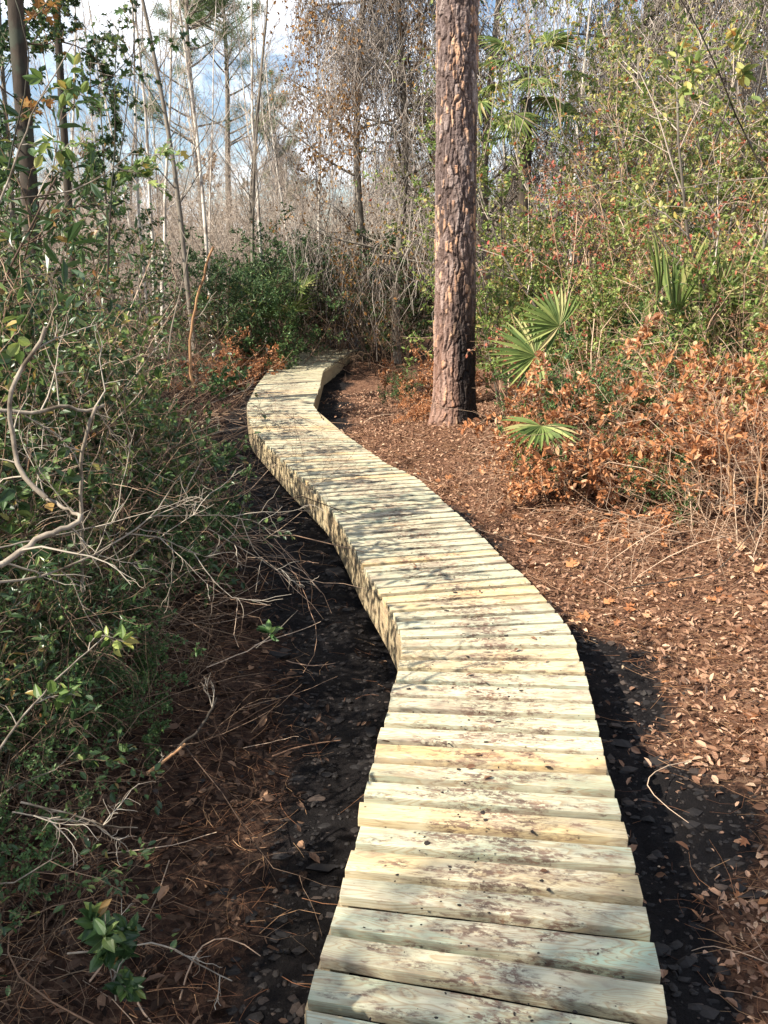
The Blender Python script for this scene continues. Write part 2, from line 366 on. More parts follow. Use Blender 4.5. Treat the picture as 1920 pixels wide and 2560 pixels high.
# ------------------------------------------------------------------ boards
def wood_mat(name, dirt=1.0, warm=None):
    m, nt = newmat(name)
    tc = nd(nt, 'ShaderNodeTexCoord'); oi = nd(nt, 'ShaderNodeObjectInfo'); R = oi.outputs['Random']
    off = nd(nt, 'ShaderNodeVectorMath', operation='SCALE'); off.inputs[0].default_value = (17.3, 31.7, 11.1); nt.links.new(R, off.inputs['Scale'])
    add = nd(nt, 'ShaderNodeVectorMath', operation='ADD'); nt.links.new(tc.outputs['Object'], add.inputs[0]); nt.links.new(off.outputs[0], add.inputs[1])
    V = add.outputs[0]
    # growth rings: slowly curving bands along the board, tight loops at knots
    w = noise(nt, mapping(nt, V, (1.3, 9, 9)), 1.5, 2, .5, .6)
    rings = math_(nt, 'FRACT', math_(nt, 'MULTIPLY', w, 20.0))
    rg = ramp(nt, rings, [(0, (.1, .1, .1)), (.1, (0, 0, 0)), (.5, (.05, .05, .05)), (.9, (.8, .8, .8)), (1, (.2, .2, .2))]).outputs[0]
    fib = noise(nt, mapping(nt, V, (3, 160, 160)), 1.0, 3, .6)
    base = ramp(nt, R, [(0, (.37, .43, .30)), (.16, (.54, .48, .32)), (.3, (.32, .41, .31)), (.45, (.58, .54, .40)), (.56, (.32, .33, .22)), (.68, (.43, .50, .38)), (.78, (.60, .41, .18)), (.88, (.52, .50, .35)), (1, (.36, .44, .34))]).outputs[0]
    tint = mix(nt, ramp(nt, noise(nt, mapping(nt, V, (2.2, 6, 6)), 1.6, 3, .6), [(.38, (0, 0, 0)), (.66, (1, 1, 1))]).outputs[0], base, (.55, .51, .37))
    if warm: tint = mix(nt, .7, tint, warm)
    c = mix(nt, math_(nt, 'MULTIPLY', rg, .85), tint, (.30, .19, .09))
    c = mix(nt, ramp(nt, fib, [(.35, (.4, .4, .4)), (.65, (0, 0, 0))]).outputs[0], c, (.33, .29, .19))
    sm = ramp(nt, noise(nt, mapping(nt, V, (3, 7, 7)), 1.3, 6, .65, .4), [(.50, (0, 0, 0)), (.68, (.7*dirt,)*3)]).outputs[0]
    c = mix(nt, sm, c, (.2, .145, .11))
    # dried mud trodden in, thicker along the walking line
    sp = nd(nt, 'ShaderNodeSeparateXYZ'); nt.links.new(tc.outputs['Object'], sp.inputs[0])
    line = math_(nt, 'SUBTRACT', .12, math_(nt, 'MULTIPLY', math_(nt, 'ABSOLUTE', sp.outputs[0]), .34))
    s1 = noise(nt, mapping(nt, V, (5, 16, 16)), 1.7, 8, .72, .3)
    s1 = math_(nt, 'ADD', s1, line)
    s2 = noise(nt, mapping(nt, V, (24, 42, 42)), 1.6, 4, .7)
    st = ramp(nt, s1, [(.525, (0, 0, 0)), (.65, (.9*dirt,)*3)]).outputs[0]
    st2 = ramp(nt, s2, [(.42, (0, 0, 0)), (.52, (1, 1, 1))]).outputs[0]
    dcol = ramp(nt, noise(nt, V, 14, 3), [(.35, (.06, .036, .03)), (.6, (.16, .095, .07)), (.75, (.26, .13, .065))]).outputs[0]
    c = mix(nt, math_(nt, 'MULTIPLY', st, st2), c, dcol)
    vo = nd(nt, 'ShaderNodeTexVoronoi'); vo.inputs['Scale'].default_value = 26; nt.links.new(V, vo.inputs['Vector'])
    spk = ramp(nt, vo.outputs['Distance'], [(.07, (1, 1, 1)), (.16, (0, 0, 0))]).outputs[0]
    vc = nd(nt, 'ShaderNodeSeparateColor'); nt.links.new(vo.outputs['Color'], vc.inputs[0])
    keep = math_(nt, 'GREATER_THAN', math_(nt, 'ADD', vc.outputs[0], math_(nt, 'MULTIPLY', line, 1.2)), .82)
    c = mix(nt, math_(nt, 'MULTIPLY', math_(nt, 'MULTIPLY', spk, keep), .85*dirt), c, (.03, .024, .02))
    h = math_(nt, 'ADD', math_(nt, 'MULTIPLY', rings, .25), fib)
    finish(nt, c, .72, .25, bump=h, bstr=.25, bdist=.004)
    return m
M['wood'] = wood_mat('treated_pine')
M['beam'] = wood_mat('beam_pine', .6, (.46, .34, .19))
TH = .037
def board_mesh(name, a, b, c, d, top, rng, th=TH):
    """a,b back-left/right, c,d front-right/left in board space (x,y); bevelled plank with slightly worn edges"""
    bm = bmesh.new()
    n = 9; vs = []
    for zz in (top, top-th):
        row = []
        for i in range(n):
            t = i/(n-1); p = a*(1-t)+b*t; q = d*(1-t)+c*t
            w = math.sin(t*PI)*.002*rng.normal()
            row.append((bm.verts.new((p[0], p[1]+w*.3, zz+w*.4)), bm.verts.new((q[0], q[1]+w*.3, zz+w*.4))))
        vs.append(row)
    T, B = vs
    for i in range(n-1):
        bm.faces.new((T[i][0], T[i][1], T[i+1][1], T[i+1][0])); bm.faces.new((B[i][0], B[i+1][0], B[i+1][1], B[i][1]))
        bm.faces.new((T[i][0], T[i+1][0], B[i+1][0], B[i][0])); bm.faces.new((T[i][1], B[i][1], B[i+1][1], T[i+1][1]))
    bm.faces.new((T[0][0], B[0][0], B[0][1], T[0][1])); bm.faces.new((T[-1][0], T[-1][1], B[-1][1], B[-1][0]))
    bmesh.ops.recalc_face_normals(bm, faces=bm.faces)
    es = [e for e in bm.edges if len(e.link_faces) == 2 and e.calc_face_angle(0) > .8]
    bmesh.ops.bevel(bm, geom=es, offset=.003, segments=2, affect='EDGES', profile=.6)
    for f in bm.faces: f.smooth = False
    me = bpy.data.meshes.new(name); bm.to_mesh(me); bm.free(); return me
walk = empty('boardwalk', (MID[8][0], MID[8][1], 0), 'pale new pine boardwalk winding through the woods, muddy tread, low side beams', 'boardwalk')
W0 = np.array([MID[8][0], MID[8][1], 0])
pitch = .1335; srange = np.arange(S_[-1]-.002, .3, -pitch)[::-1]
brng = np.random.default_rng(3)
boards = []
def add_board(Lb, Rb, Lf, Rf, z, parent=walk, name='deck_board', zf=None):
    c = (Lb+Rb+Lf+Rf)/4; ax = unit(Rb-Lb); ay = np.array([-ax[1], ax[0]])
    loc = lambda p: np.array([(p-c)@ax, (p-c)@ay])
    me = board_mesh(name, loc(Lb), loc(Rb), loc(Rf), loc(Lf), TH/2, brng)
    o = link(name, me, M['wood'], parent)
    o.location = (c[0]-W0[0], c[1]-W0[1], z-TH/2); o.rotation_euler = (brng.normal()*.009, brng.normal()*.002, math.atan2(ax[1], ax[0]))
    return o
for k in range(1, len(srange)):
    s1, s0 = srange[k], srange[k-1]
    Lb, Rb = edge(s1); L0, R0 = edge(s0)
    ax = unit(Rb-Lb); Lb = Lb+ax*brng.normal()*.0035; Rb = Rb+ax*brng.normal()*.0035; L0 = L0+(Lb-edge(s1)[0]); R0 = R0+(Rb-edge(s1)[1])
    g = brng.uniform(.032, .046)
    Lf = L0+(Lb-L0)*(g/max(np.linalg.norm(Lb-L0), .03)); Rf = R0+(Rb-R0)*(g/max(np.linalg.norm(Rb-R0), .03))
    sk = brng.normal()*.0025; Lf = Lf+(Lb-Lf)*sk; Rf = Rf-(Rb-Rf)*sk
    boards.append(add_board(Lb, Rb, Lf, Rf, brng.uniform(-.002, .002)))
# far beyond a hundred boards: merge the farthest into one part
if len(boards) > 100:
    far = boards[:-100] if boards[0].location.y > boards[-1].location.y else boards[100:]
    Vs = []; Fs = {3: [], 4: [], 5: []}; base = 0
    bm = bmesh.new()
    for o in far:
        me = o.data; tmp = bmesh.new(); tmp.from_mesh(me)
        mw = Matrix.LocRotScale(o.location, o.rotation_euler, None)
        bmesh.ops.transform(tmp, matrix=mw, verts=tmp.verts); t2 = bpy.data.meshes.new('t'); tmp.to_mesh(t2); tmp.free()
        bm.from_mesh(t2); bpy.data.meshes.remove(t2)
        bpy.data.objects.remove(o)
    fm = bpy.data.meshes.new('deck_board'); bm.to_mesh(fm); bm.free()
    o = link('deck_board', fm, M['wood'], walk); o['kind'] = 'stuff'
# side beams: straight lengths between the kinks, butted end to end
def beam(p, q, zt, h=.235, th=.038, name='side_beam', parent=walk, z2=None):
    p = np.array([*p, 0.]); q = np.array([*q, 0.]); L = np.linalg.norm(q-p); c = (p+q)/2
    bm = bmesh.new(); bmesh.ops.create_cube(bm, size=1)
    bmesh.ops.scale(bm, vec=(L-.003, th, h), verts=bm.verts)
    bmesh.ops.bevel(bm, geom=bm.edges[:], offset=.003, segments=2, affect='EDGES')
    me = bpy.data.meshes.new(name); bm.to_mesh(me); bm.free()
    o = link(name, me, M['beam'], parent)
    zc = zt-h/2
    o.location = (c[0]-W0[0], c[1]-W0[1], zc)
    o.rotation_euler = (0, 0 if z2 is None else -math.atan2(z2-zt, L), math.atan2(q[1]-p[1], q[0]-p[0]))
    if z2 is not None: o.location.z = (zt+z2)/2-h/2
    return o
def inset(i, side, d=.016):
    a, b = EL[i], ER[i]; ax = unit(b-a)
    return a+ax*d if side < 0 else b-ax*d
iK = [0, 3, 6, 6+6, 6+12, 6+17, 6+18, 6+20, 6+22, 6+24, 6+27, 6+30, 6+33, 6+35, 6+37, 6+39, 6+40, 6+41, 6+42, 6+43, 6+44, 6+45, len(EL)-1]
for side in (-1, 1):
    ks = iK if side < 0 else [0, 3, 6, 6+3, 6+7, 6+12, 6+17, 6+20, 6+34, 6+38, 6+42, 6+44, len(EL)-1]
    for a, b in zip(ks[:-1], ks[1:]): beam(inset(a, side), inset(b, side), -TH-.003)
    for a in (ks[1:-1] if side > 0 else [3, 6+6, 6+17, 6+24, 6+33, 6+39, 6+42, 6+44]):
        p = inset(a, side, .09); gzv = float(gz(p[0], p[1]))
        bm = bmesh.new(); bmesh.ops.create_cube(bm, size=1); bmesh.ops.scale(bm, vec=(.088, .088, .40), verts=bm.verts)
        bmesh.ops.bevel(bm, geom=bm.edges[:], offset=.004, segments=1, affect='EDGES')
        me = bpy.data.meshes.new('support_post'); bm.to_mesh(me); bm.free()
        o = link('support_post', me, M['beam'], walk); o.location = (p[0]-W0[0], p[1]-W0[1], -.26)
        o.rotation_euler = (0, 0, math.atan2(*(ER[a]-EL[a])[::-1]))
# ramp stepping down past the far end
e = unit(MID[-1]-MID[-3]); Le, Re = EL[-1], ER[-1]
dirr = unit(np.array([.34, 1.])); step = .135
for k in range(1, 10):
    o1 = dirr*(step*k); o0 = dirr*(step*(k-1)+.02)
    zz = -.035*k
    add_board(Le+o1, Re+o1, Le+o0, Re+o0, zz, name='ramp_board')
beam(Re+dirr*.02-np.array([.04, 0]), Re+dirr*1.2-np.array([.04, 0]), -.045, h=.14, z2=-.36, name='ramp_beam')
beam(Le+dirr*.02+np.array([.04, 0]), Le+dirr*1.2+np.array([.04, 0]), -.045, h=.14, z2=-.36, name='ramp_beam')

# mud crumbs on the deck
def crumbs(name, P, size, mat, rng):
    bm = bmesh.new(); bmesh.ops.create_icosphere(bm, subdivisions=1, radius=1); T = np.array([v.co[:] for v in bm.verts]); FT = np.array([[v.index for v in f.verts] for f in bm.faces]); bm.free()
    N = len(P); J = 1+rng.normal(size=(N, len(T), 1))*.25
    sc3 = np.stack([rng.uniform(.6, 1.6, N), rng.uniform(.6, 1.3, N), rng.uniform(.3, .6, N)], 1)[:, None]
    V = P[:, None]+T[None]*J*sc3*size[:, None, None]
    return mesh_np(name, V.reshape(-1, 3), F3=(FT[None]+(np.arange(N)*len(T))[:, None, None]).reshape(-1, 3), smooth=False)
P = []
for k in range(420):
    s = RNG.uniform(.8, 1)**1 if False else .7+RNG.uniform(0, 1)**1.6*9
    a, b = edge(s); t = np.clip(RNG.normal(.52, .2), .04, .96); q = a*(1-t)+b*t
    P.append([q[0], q[1], .001])
m, nt = newmat('mud'); finish(nt, (.018, .014, .012), .8, .3)
o = link('mud_crumbs', crumbs('mud_crumbs', np.array(P), RNG.lognormal(-5.75, .5, len(P)), m, RNG), m)
tag(o, 'small dark crumbs of mud dropped on the deck boards', 'mud', kind='stuff')

xx = RNG.uniform(-3, 3.2, 46000); yy = 1.3+8.5*RNG.uniform(0, 1, 46000)**1.5
kp = ((xL(yy)-xx > .0) | (xx-xR(yy) > .0)) & (RNG.uniform(0, 1, 46000) < (1.05-litter_mask(xx, yy)))
xx, yy = xx[kp], yy[kp]
m, nt = newmat('clods'); gg = nd(nt, 'ShaderNodeNewGeometry'); finish(nt, ramp(nt, gg.outputs['Random Per Island'], [(0, (.006, .005, .005)), (.8, (.02, .016, .014)), (1, (.06, .042, .032))]).outputs[0], .75, .35)
o = link('mud_clods', crumbs('mud_clods', np.stack([xx, yy, gz(xx, yy)], 1), RNG.lognormal(-4.95, .6, len(xx)), m, RNG), m)
tag(o, 'black clods of sodden soil churned up beside the boardwalk', 'mud', kind='stuff')

# ------------------------------------------------------------------ foreground pine
def big_pine():
    base = at(1135, 1062, z=-.12); bx, by = base[0], base[1]; zb = float(gz(bx, by))-.14
    H = 9.5; nz_ = 1500; na = 220
    zz = np.concatenate([np.linspace(0, 5.6, nz_-60), np.linspace(5.65, H, 60)]); th = np.linspace(0, 2*PI, na, endpoint=False)
    TH_, Z = np.meshgrid(th, zz)
    R = .247-.002*Z + .07*np.exp(-Z/.16) + .035*np.exp(-Z/.6)
    R = R*(1+.10*np.sin(TH_*4+1)*np.exp(-Z/.25)) + .003*np.sin(TH_*2+Z*1.3)
    # bark plates: periodic cells around the trunk
    def cells(nu, hv, seed, warp):
        U = TH_/(2*PI)*nu; Vv = Z/hv
        wx = (fbm(np.cos(TH_)*2.2+7, np.sin(TH_)*2.2+Z*6, 3, seed)-.5)*warp; wy = (fbm(np.cos(TH_)*2+3, np.sin(TH_)*2.5+Z*4, 3, seed+3)-.5)*warp
        U2 = U+wx; V2 = Vv+wy
        iu = np.floor(U2); iv = np.floor(V2)
        f1 = np.full(U.shape, 9.); f2 = f1.copy(); cid = np.zeros(U.shape)
        for du in (-1, 0, 1):
            for dv in (-1, 0, 1):
                cu = iu+du; cv = iv+dv; cm = np.mod(cu, nu)
                px = cu+.15+.7*_h(cm, cv, seed); py = cv+.1+.8*_h(cm, cv, seed+1)
                d = np.maximum(np.abs(U2-px), np.abs(V2-py))*.6+np.hypot(U2-px, V2-py)*.4
                idv = _h(cm, cv, seed+2)
                sw = d < f1
                f2 = np.where(sw, f1, np.minimum(f2, d)); cid = np.where(sw, idv, cid); f1 = np.where(sw, d, f1)
        return f2-f1, cid
    e1, c1 = cells(22, .34, 11, 1.3); e2, c2 = cells(52, .10, 23, 1.1); e3, c3 = cells(110, .035, 41, 1.0)
    crack = 1-sst(.02, .26, e1)
    fl = fbm(np.cos(TH_)*9+3, np.sin(TH_)*9+Z*30, 4, 77)
    crack = crack*sst(.25, .6, fbm(np.cos(TH_)*5+1, np.sin(TH_)*5+Z*5, 3, 61)+.12)
    disp = -.019*crack + (c1-.5)*.012 + (c2-.5)*.013*(1-crack) + (c3-.5)*.008 - .004*(1-sst(.0, .1, e2)) + (fl-.5)*.009
    R = R+disp
    lean = np.stack([-.014*Z, .003*Z], -1)
    X = R*np.cos(TH_)+lean[..., 0]; Y = R*np.sin(TH_)+lean[..., 1]
    V = np.stack([X, Y, Z], -1).reshape(-1, 3)
    nz = len(zz); i = np.arange(nz-1)[:, None]*na; j = np.arange(na)[None]
    Fq = np.stack([i+j, i+(j+1) % na, i+na+(j+1) % na, i+na+j], -1).reshape(-1, 4)
    orange = np.clip(sst(.75, .83, c2*.75+vnoise(np.cos(TH_)*3+9, np.sin(TH_)*3+Z*4, 55)*.5-.12)*(1-crack)+.0, 0, 1)
    # fire scar: lower trunk, right-hand side
    ang = np.abs(np.angle(np.exp(1j*(TH_-math.radians(-42)))))
    nn = fbm(np.cos(TH_)*3.2, np.sin(TH_)*3.2+Z*2.2, 4, 90)
    char = sst(1.25, .45, ang+(nn-.5)*1.4)*sst(2.4, .9, Z+(nn-.5)*1.2) + .8*sst(.55, .0, Z+(nn-.5)*1.6)*sst(.45, .62, nn)
    me = mesh_np('trunk', V, F4=Fq, smooth=True, attrs={'crack': crack.ravel(), 'plate': (c1*.4+c2*.4+c3*.2).ravel(), 'flake': orange.ravel(), 'char': np.clip(char, 0, 1).ravel(), 'ht': Z.ravel()})
    m, nt = newmat('pine_bark')
    A = lambda k: nd(nt, 'ShaderNodeAttribute', attribute_name=k).outputs['Fac']
    tc = nd(nt, 'ShaderNodeTexCoord'); n = noise(nt, tc.outputs['Object'], 45, 5, .7); n2 = noise(nt, mapping(nt, tc.outputs['Object'], (1, 1, .3)), 5, 3)
    c = ramp(nt, math_(nt, 'ADD', A('plate'), math_(nt, 'MULTIPLY', math_(nt, 'SUBTRACT', n, .5), .7)), [(.15, (.06, .042, .037)), (.4, (.115, .083, .075)), (.62, (.18, .135, .12)), (.85, (.3, .24, .215))]).outputs[0]
    low = ramp(nt, A('ht'), [(0, (.7, .7, .7)), (.25, (.7, .7, .7)), (1, (.0, .0, .0))]).outputs[0]
    lowm = nd(nt, 'ShaderNodeMapRange'); lowm.inputs['From Max'].default_value = 2.6; lowm.inputs['To Min'].default_value = .38; lowm.inputs['To Max'].default_value = .0; nt.links.new(A('ht'), lowm.inputs[0])
    c = mix(nt, lowm.outputs[0], c, (.40, .2, .12))
    c = mix(nt, A('flake'), c, ramp(nt, n2, [(.35, (.38, .2, .12)), (.65, (.48, .31, .2))]).outputs[0])
    c = mix(nt, math_(nt, 'MULTIPLY', A('crack'), .7), c, (.06, .038, .03))
    c = mix(nt, math_(nt, 'MULTIPLY', A('char'), .95), c, (.016, .014, .014))
    finish(nt, c, .85, .2, bump=n, bstr=.5, bdist=.006)
    root = empty('pine_tree', (bx, by, zb), 'tall pine trunk with flaking plated bark, charred black low on its right side', 'tree')
    link('trunk', me, m, root)
    S = Spec(levels=2, nch=(9, 6), lr=.5, up=(.06, .03, .05), leaflev=1, nleaf=26, spread=.9)
    stems = [(np.array([.07, .03, 8.6+k*.1]), (math.cos(k*2.4), math.sin(k*2.4), .35), 2.2, .05) for k in range(9)]
    rng, t1, t2, lv, ld = plant(61, stems, S)
    link('branches', tube_mesh('branches', t1+t2, 4), M['bark_grey'], root)
    lv = np.array(lv).repeat(6, 0); ld = np.array(ld).repeat(6, 0)+rng.normal(size=(len(ld)*6, 3))*.6
    link('crown', leaf_mesh('crown', lv, ld, rng.uniform(.14, .2, len(lv)), 'needle', rng, .2), M['needles'], root)
big_pine()

# bits carried onto the deck
dr_ = np.random.default_rng(77); Pp = []
for k in range(46):
    a_, b_ = edge(.9+dr_.uniform(0, 1)*14); t_ = dr_.uniform(.03, .97); Pp.append([*(a_*(1-t_)+b_*t_), .006])
Pp = np.array(Pp); a_ = dr_.uniform(0, 2*PI, 46)
tag(link('fallen_leaves', leaf_mesh('fallen_leaves', Pp, np.stack([np.cos(a_), np.sin(a_), a_*0], 1), dr_.uniform(.02, .045, 46), 'curl', dr_, .9), M['litter']), 'few curled brown leaves lying on top of the deck boards', 'leaves', kind='stuff')
# ------------------------------------------------------------------ litter on the floor
def scatter(n, x0, x1, y0, y1, keep, seed, ypow=1.0):
    r = np.random.default_rng(seed)
    y = y0+(y1-y0)*r.uniform(0, 1, n)**ypow; x = r.uniform(x0, x1, n)
    k = r.uniform(0, 1, n) < keep(x, y); return x[k], y[k], r
def keepr(x, y):
    dr = x-xR(y); return litter_mask(x, y)*(dr > .02)*(.35+.9*fbm(x*2, y*2, 3, 71))+.04*(dr > .02)
def keepl(x, y):
    dl = xL(y)-x; return litter_mask(x, y)*(dl > .02)+.06*(dl > .02)
def lay(name, n, box, keep, seed, mat, tpl, smin, smax, label, tilt=.35, ypow=1.4):
    x, y, r = scatter(n, *box, keep, seed, ypow)
    z = gz(x, y)+r.uniform(.004, .03, len(x))
    a = r.uniform(0, 2*PI, len(x)); D = np.stack([np.cos(a), np.sin(a), r.normal(size=len(x))*tilt*1.4], 1)
    me = leaf_mesh(name, np.stack([x, y, z], 1), D, smin+(smax-smin)*r.uniform(0, 1, len(x))**2, tpl, r, .66)
    tag(link(name, me, mat), label, 'litter', kind='stuff')
lay('leaf_litter', 160000, (-1, 6, 1.2, 15), keepr, 5, M['litter'], 'curl', .014, .062, 'tan and russet fallen leaves covering the ground right of the boardwalk', ypow=1.3)
lay('leaf_litter', 1500, (-.5, 5, 1.2, 9), keepr, 8, M['leaf_dead'], 'lobed', .05, .11, 'larger orange brown lobed leaves scattered on the litter right of the boardwalk', ypow=1.1)
lay('leaf_litter', 34000, (-5, 1.2, 1.2, 15), keepl, 6, M['litter_shaded'], 'curl', .03, .075, 'brown fallen leaves, darkened for shade, covering the ground left of the boardwalk', ypow=1.3)
def straws(name, n, box, keep, seed, mat, L0, L1, r0, label, zup=.03):
    x, y, r = scatter(n, *box, keep, seed, 1.4)
    z = gz(x, y)+r.uniform(.008, zup, len(x)); a = r.uniform(0, 2*PI, len(x)); L = r.uniform(L0, L1, len(x))
    D = np.stack([np.cos(a), np.sin(a), r.normal(size=len(x))*.16], 1)*L[:, None]
    P0 = np.stack([x, y, z], 1); sd = np.stack([-np.sin(a), np.cos(a), r.normal(size=len(x))*.3], 1)*(L*(.12 if r0 < .002 else .2)*r.normal(size=len(x)))[:, None]
    nn_ = 4 if r0 < .002 else 8; tt_ = np.linspace(0, 1, nn_)[:, None]
    paths = [(p+d*tt_+s*4*tt_*(1-tt_)+(0 if nn_ == 4 else np.cumsum(r.normal(size=(nn_, 3))*.006, 0)*[1, 1, .3]), rr, rr*.5) for p, d, s, rr in zip(P0, D, sd, r0*r.uniform(.5, 1.6, len(x)))]
    tag(link(name, tube_mesh(name, paths, 3, cap=False), mat), label, 'litter', kind='stuff')
straws('pine_straw', 48000, (-1, 5, 1.2, 11), keepr, 15, M['straw'], .08, .2, .0011, 'reddish fallen pine needles lying among the leaves right of the boardwalk')
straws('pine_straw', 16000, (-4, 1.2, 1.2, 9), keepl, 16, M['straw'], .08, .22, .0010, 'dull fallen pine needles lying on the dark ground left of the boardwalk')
straws('fallen_twigs', 1100, (-5, 6, 1.2, 14), lambda x, y: np.maximum(keepl(x, y), keepr(x, y)), 17, M['twig_tan'], .15, .6, .0028, 'thin broken twigs strewn over the forest floor', .06)

# ------------------------------------------------------------------ plant kinds
K = {}
S1 = Spec(levels=2, nch=(9, 7), lr=.5, wob=.22, up=(.03, .02, -.02), nleaf=3, leaflev=1, spread=1.0)
K['ovate_a'] = shrub(1, 9, .55, 1.9, .011, S1, M['leaf_dark'], 'ovate', .062, M['twig_brown'], barkmat=M['branch_pale'])
K['ovate_b'] = shrub(2, 8, .7, 1.6, .010, S1, M['leaf_bright'], 'ovate', .06, M['twig_tan'], barkmat=M['branch_pale'])
K['lance'] = shrub(3, 9, .6, 1.7, .010, Spec(levels=2, nch=(9, 6), lr=.5, nleaf=3, leaflev=1), M['leaf_dark'], 'lance', .085, M['twig_brown'])
K['small'] = shrub(4, 14, .7, 1.3, .007, Spec(levels=2, nch=(9, 6), lr=.42, nleaf=11, leaflev=1, wob=.2), M['leaf_small'], 'small', .032, M['twig_brown'])
K['tangle'] = shrub(5, 16, 1.0, 1.7, .006, Spec(levels=2, nch=(8, 5), lr=.6, wob=.3, up=(-.08, -.05, -.08), nleaf=0, spread=1.2), None, None, 0, M['twig_brown'], rad=.5)
K['tangle_tan'] = shrub(6, 22, 1.3, 1.5, .0055, Spec(levels=2, nch=(7, 4), lr=.6, wob=.28, up=(-.14, -.08, -.1), nleaf=0, spread=1.1, minr=.0014), None, None, 0, M['twig_tan'], rad=.6)
K['dead'] = shrub(7, 16, 1.1, 1.1, .006, Spec(levels=2, nch=(7, 5), lr=.5, wob=.26, up=(-.12, -.08, -.08), nleaf=9, leaflev=1, spread=1.1), M['leaf_dead'], 'curl', .058, M['twig_tan'], rad=.5)
ST = Spec(levels=3, nch=(10, 6, 3), lr=.42, wob=.14, up=(.06, .03, .0, 0), nleaf=4, leaflev=2, spread=.8, t0=.15, minr=.0016)
K['tall_a'] = shrub(8, 6, .3, 4.6, .022, ST, M['leaf_olive'], 'small', .055, M['twig_far'], rad=.4, barkmat=M['bark_grey'])
K['tall_b'] = shrub(9, 7, .42, 3.8, .018, ST, M['leaf_olive'], 'small', .05, M['twig_tan'], rad=.5, barkmat=M['bark_grey'])
K['lime'] = shrub(14, 14, .7, 1.5, .007, Spec(levels=2, nch=(9, 6), lr=.45, nleaf=9, leaflev=1, wob=.22), M['leaf_lime'], 'small', .036, M['twig_tan'])
K['tall_g'] = shrub(10, 7, .4, 3.4, .016, ST, M['leaf_lime'], 'small', .05, M['twig_brown'], rad=.5, barkmat=M['bark_grey'])
K['red'] = shrub(11, 8, .5, 2.6, .010, Spec(levels=3, nch=(7, 5, 3), lr=.45, nleaf=2, leaflev=2, spread=.8), M['leaf_red'], 'small', .042, M['twig_tan'], rad=.3)
K['brush'] = shrub(12, 14, .45, 3.6, .013, Spec(levels=3, nch=(8, 5, 3), lr=.48, wob=.2, up=(.04, .0, -.04), nleaf=0, spread=.9, minr=.0028), None, None, 0, M['twig_far'], rad=.8, barkmat=M['bark_grey'])
K['green_far'] = shrub(13, 12, .6, 2.2, .012, Spec(levels=2, nch=(9, 7), lr=.42, nleaf=12, leaflev=1, spread=.9), M['leaf_far'], 'dia', .06, M['twig_brown'], rad=.6)
def sapling(seed, H, r, bark, nb=22, leafmat=None, lsize=.05, crook=.035, base=.25, ur=.5):
    S = Spec(levels=2, nch=(5, 4), lr=.5, wob=.13, up=(.05, .04, .0), nleaf=0 if not leafmat else 5, leaflev=1, spread=.6, minr=.003)
    rng = np.random.default_rng(seed); P = [np.zeros(3)-[0, 0, .1]]; d = np.array([0, 0, 1.])
    n = 14
    for k in range(n-1):
        d = unit(d+rng.normal(size=3)*crook*[1, 1, 0]+[0, 0, .12]); P.append(P[-1]+d*H/(n-1))
    P = np.array(P); pr = Proto()
    out = ([], []); lv = []; ld = []
    for k in range(nb):
        t = rng.uniform(base, .98)*(n-1); i = int(t); q = P[i]+(P[min(i+1, n-1)]-P[i])*(t-i); a = rng.uniform(0, 2*PI)
        grow(rng, q, (math.cos(a), math.sin(a), ur+rng.uniform(.2, 1)), H*.2*(1.25-t/(n-1))*rng.uniform(.6, 1.2), r*.28*(1.1-t/(n-1)), 0, S, out, lv, ld)
    V, Fq, F3 = tube_mesh('t', [(P, r, r*.12)], 9, more='raw'); V2, Fq2, _ = tube_mesh('t', out[0], 4, more='raw')
    pr.add('trunk', mesh_np('trunk', np.concatenate([V, V2]), F4=np.concatenate([Fq, Fq2+len(V)]), F3=F3, smooth=True), bark)
    pr.add('crown', tube_mesh('crown', out[1], 3, cap=False), M['twig_far'])
    if leafmat: pr.add('foliage', leaf_mesh('foliage', np.array(lv), np.array(ld), lsize*rng.uniform(.6, 1.2, len(lv)), 'dia', rng), leafmat)
    return pr
K['sap_a'] = sapling(31, 12, .05, M['bark_pale'])
K['sap_b'] = sapling(32, 10, .042, M['bark_pale'], 20, crook=.05)
K['sap_c'] = sapling(33, 13, .055, M['bark_grey'], 26)
K['sap_d'] = sapling(34, 9, .032, M['bark_pale'], 18, crook=.07)
K['sap_rust'] = sapling(35, 10, .07, M['bark_grey'], 30, M['leaf_rust'], .13)
K['sap_olive'] = sapling(36, 9, .07, M['bark_grey'], 34, M['leaf_far'], .13)
def far_pine(seed, H):
    rng = np.random.default_rng(seed); pr = Proto()
    P = np.array([[math.sin(k*.5)*.06, math.cos(k*.7)*.05, k*H/13-.1] for k in range(14)])
    S = Spec(levels=1, nch=(6,), lr=.45, wob=.1, up=(.06, .08), leaflev=0, nleaf=9, spread=.7, t0=.4, minr=.006)
    out = ([], []); lv = []; ld = []
    for k in range(34):
        t = rng.uniform(.45, 1); a = rng.uniform(0, 2*PI)
        grow(rng, (0, 0, H*t), (math.cos(a), math.sin(a), .35), 2.6*(1.25-t), .03, 0, S, out, lv, ld)
    V, Fq, F3 = tube_mesh('t', [(P, .13, .03)], 9, more='raw'); V2, Fq2, _ = tube_mesh('t', out[0]+out[1], 4, more='raw')
    pr.add('trunk', mesh_np('trunk', np.concatenate([V, V2]), F4=np.concatenate([Fq, Fq2+len(V)]), F3=F3, smooth=True), M['bark_grey'])
    lv = np.array(lv).repeat(9, 0); ld = np.array(ld).repeat(9, 0)+rng.normal(size=(len(lv), 3))*.8
    me = leaf_mesh('crown', lv, ld, rng.uniform(.2, .3, len(lv)), 'needle', rng, .2)
    pr.add('crown', me, M['needles']); return pr
K['pine'] = far_pine(41, 11.5)
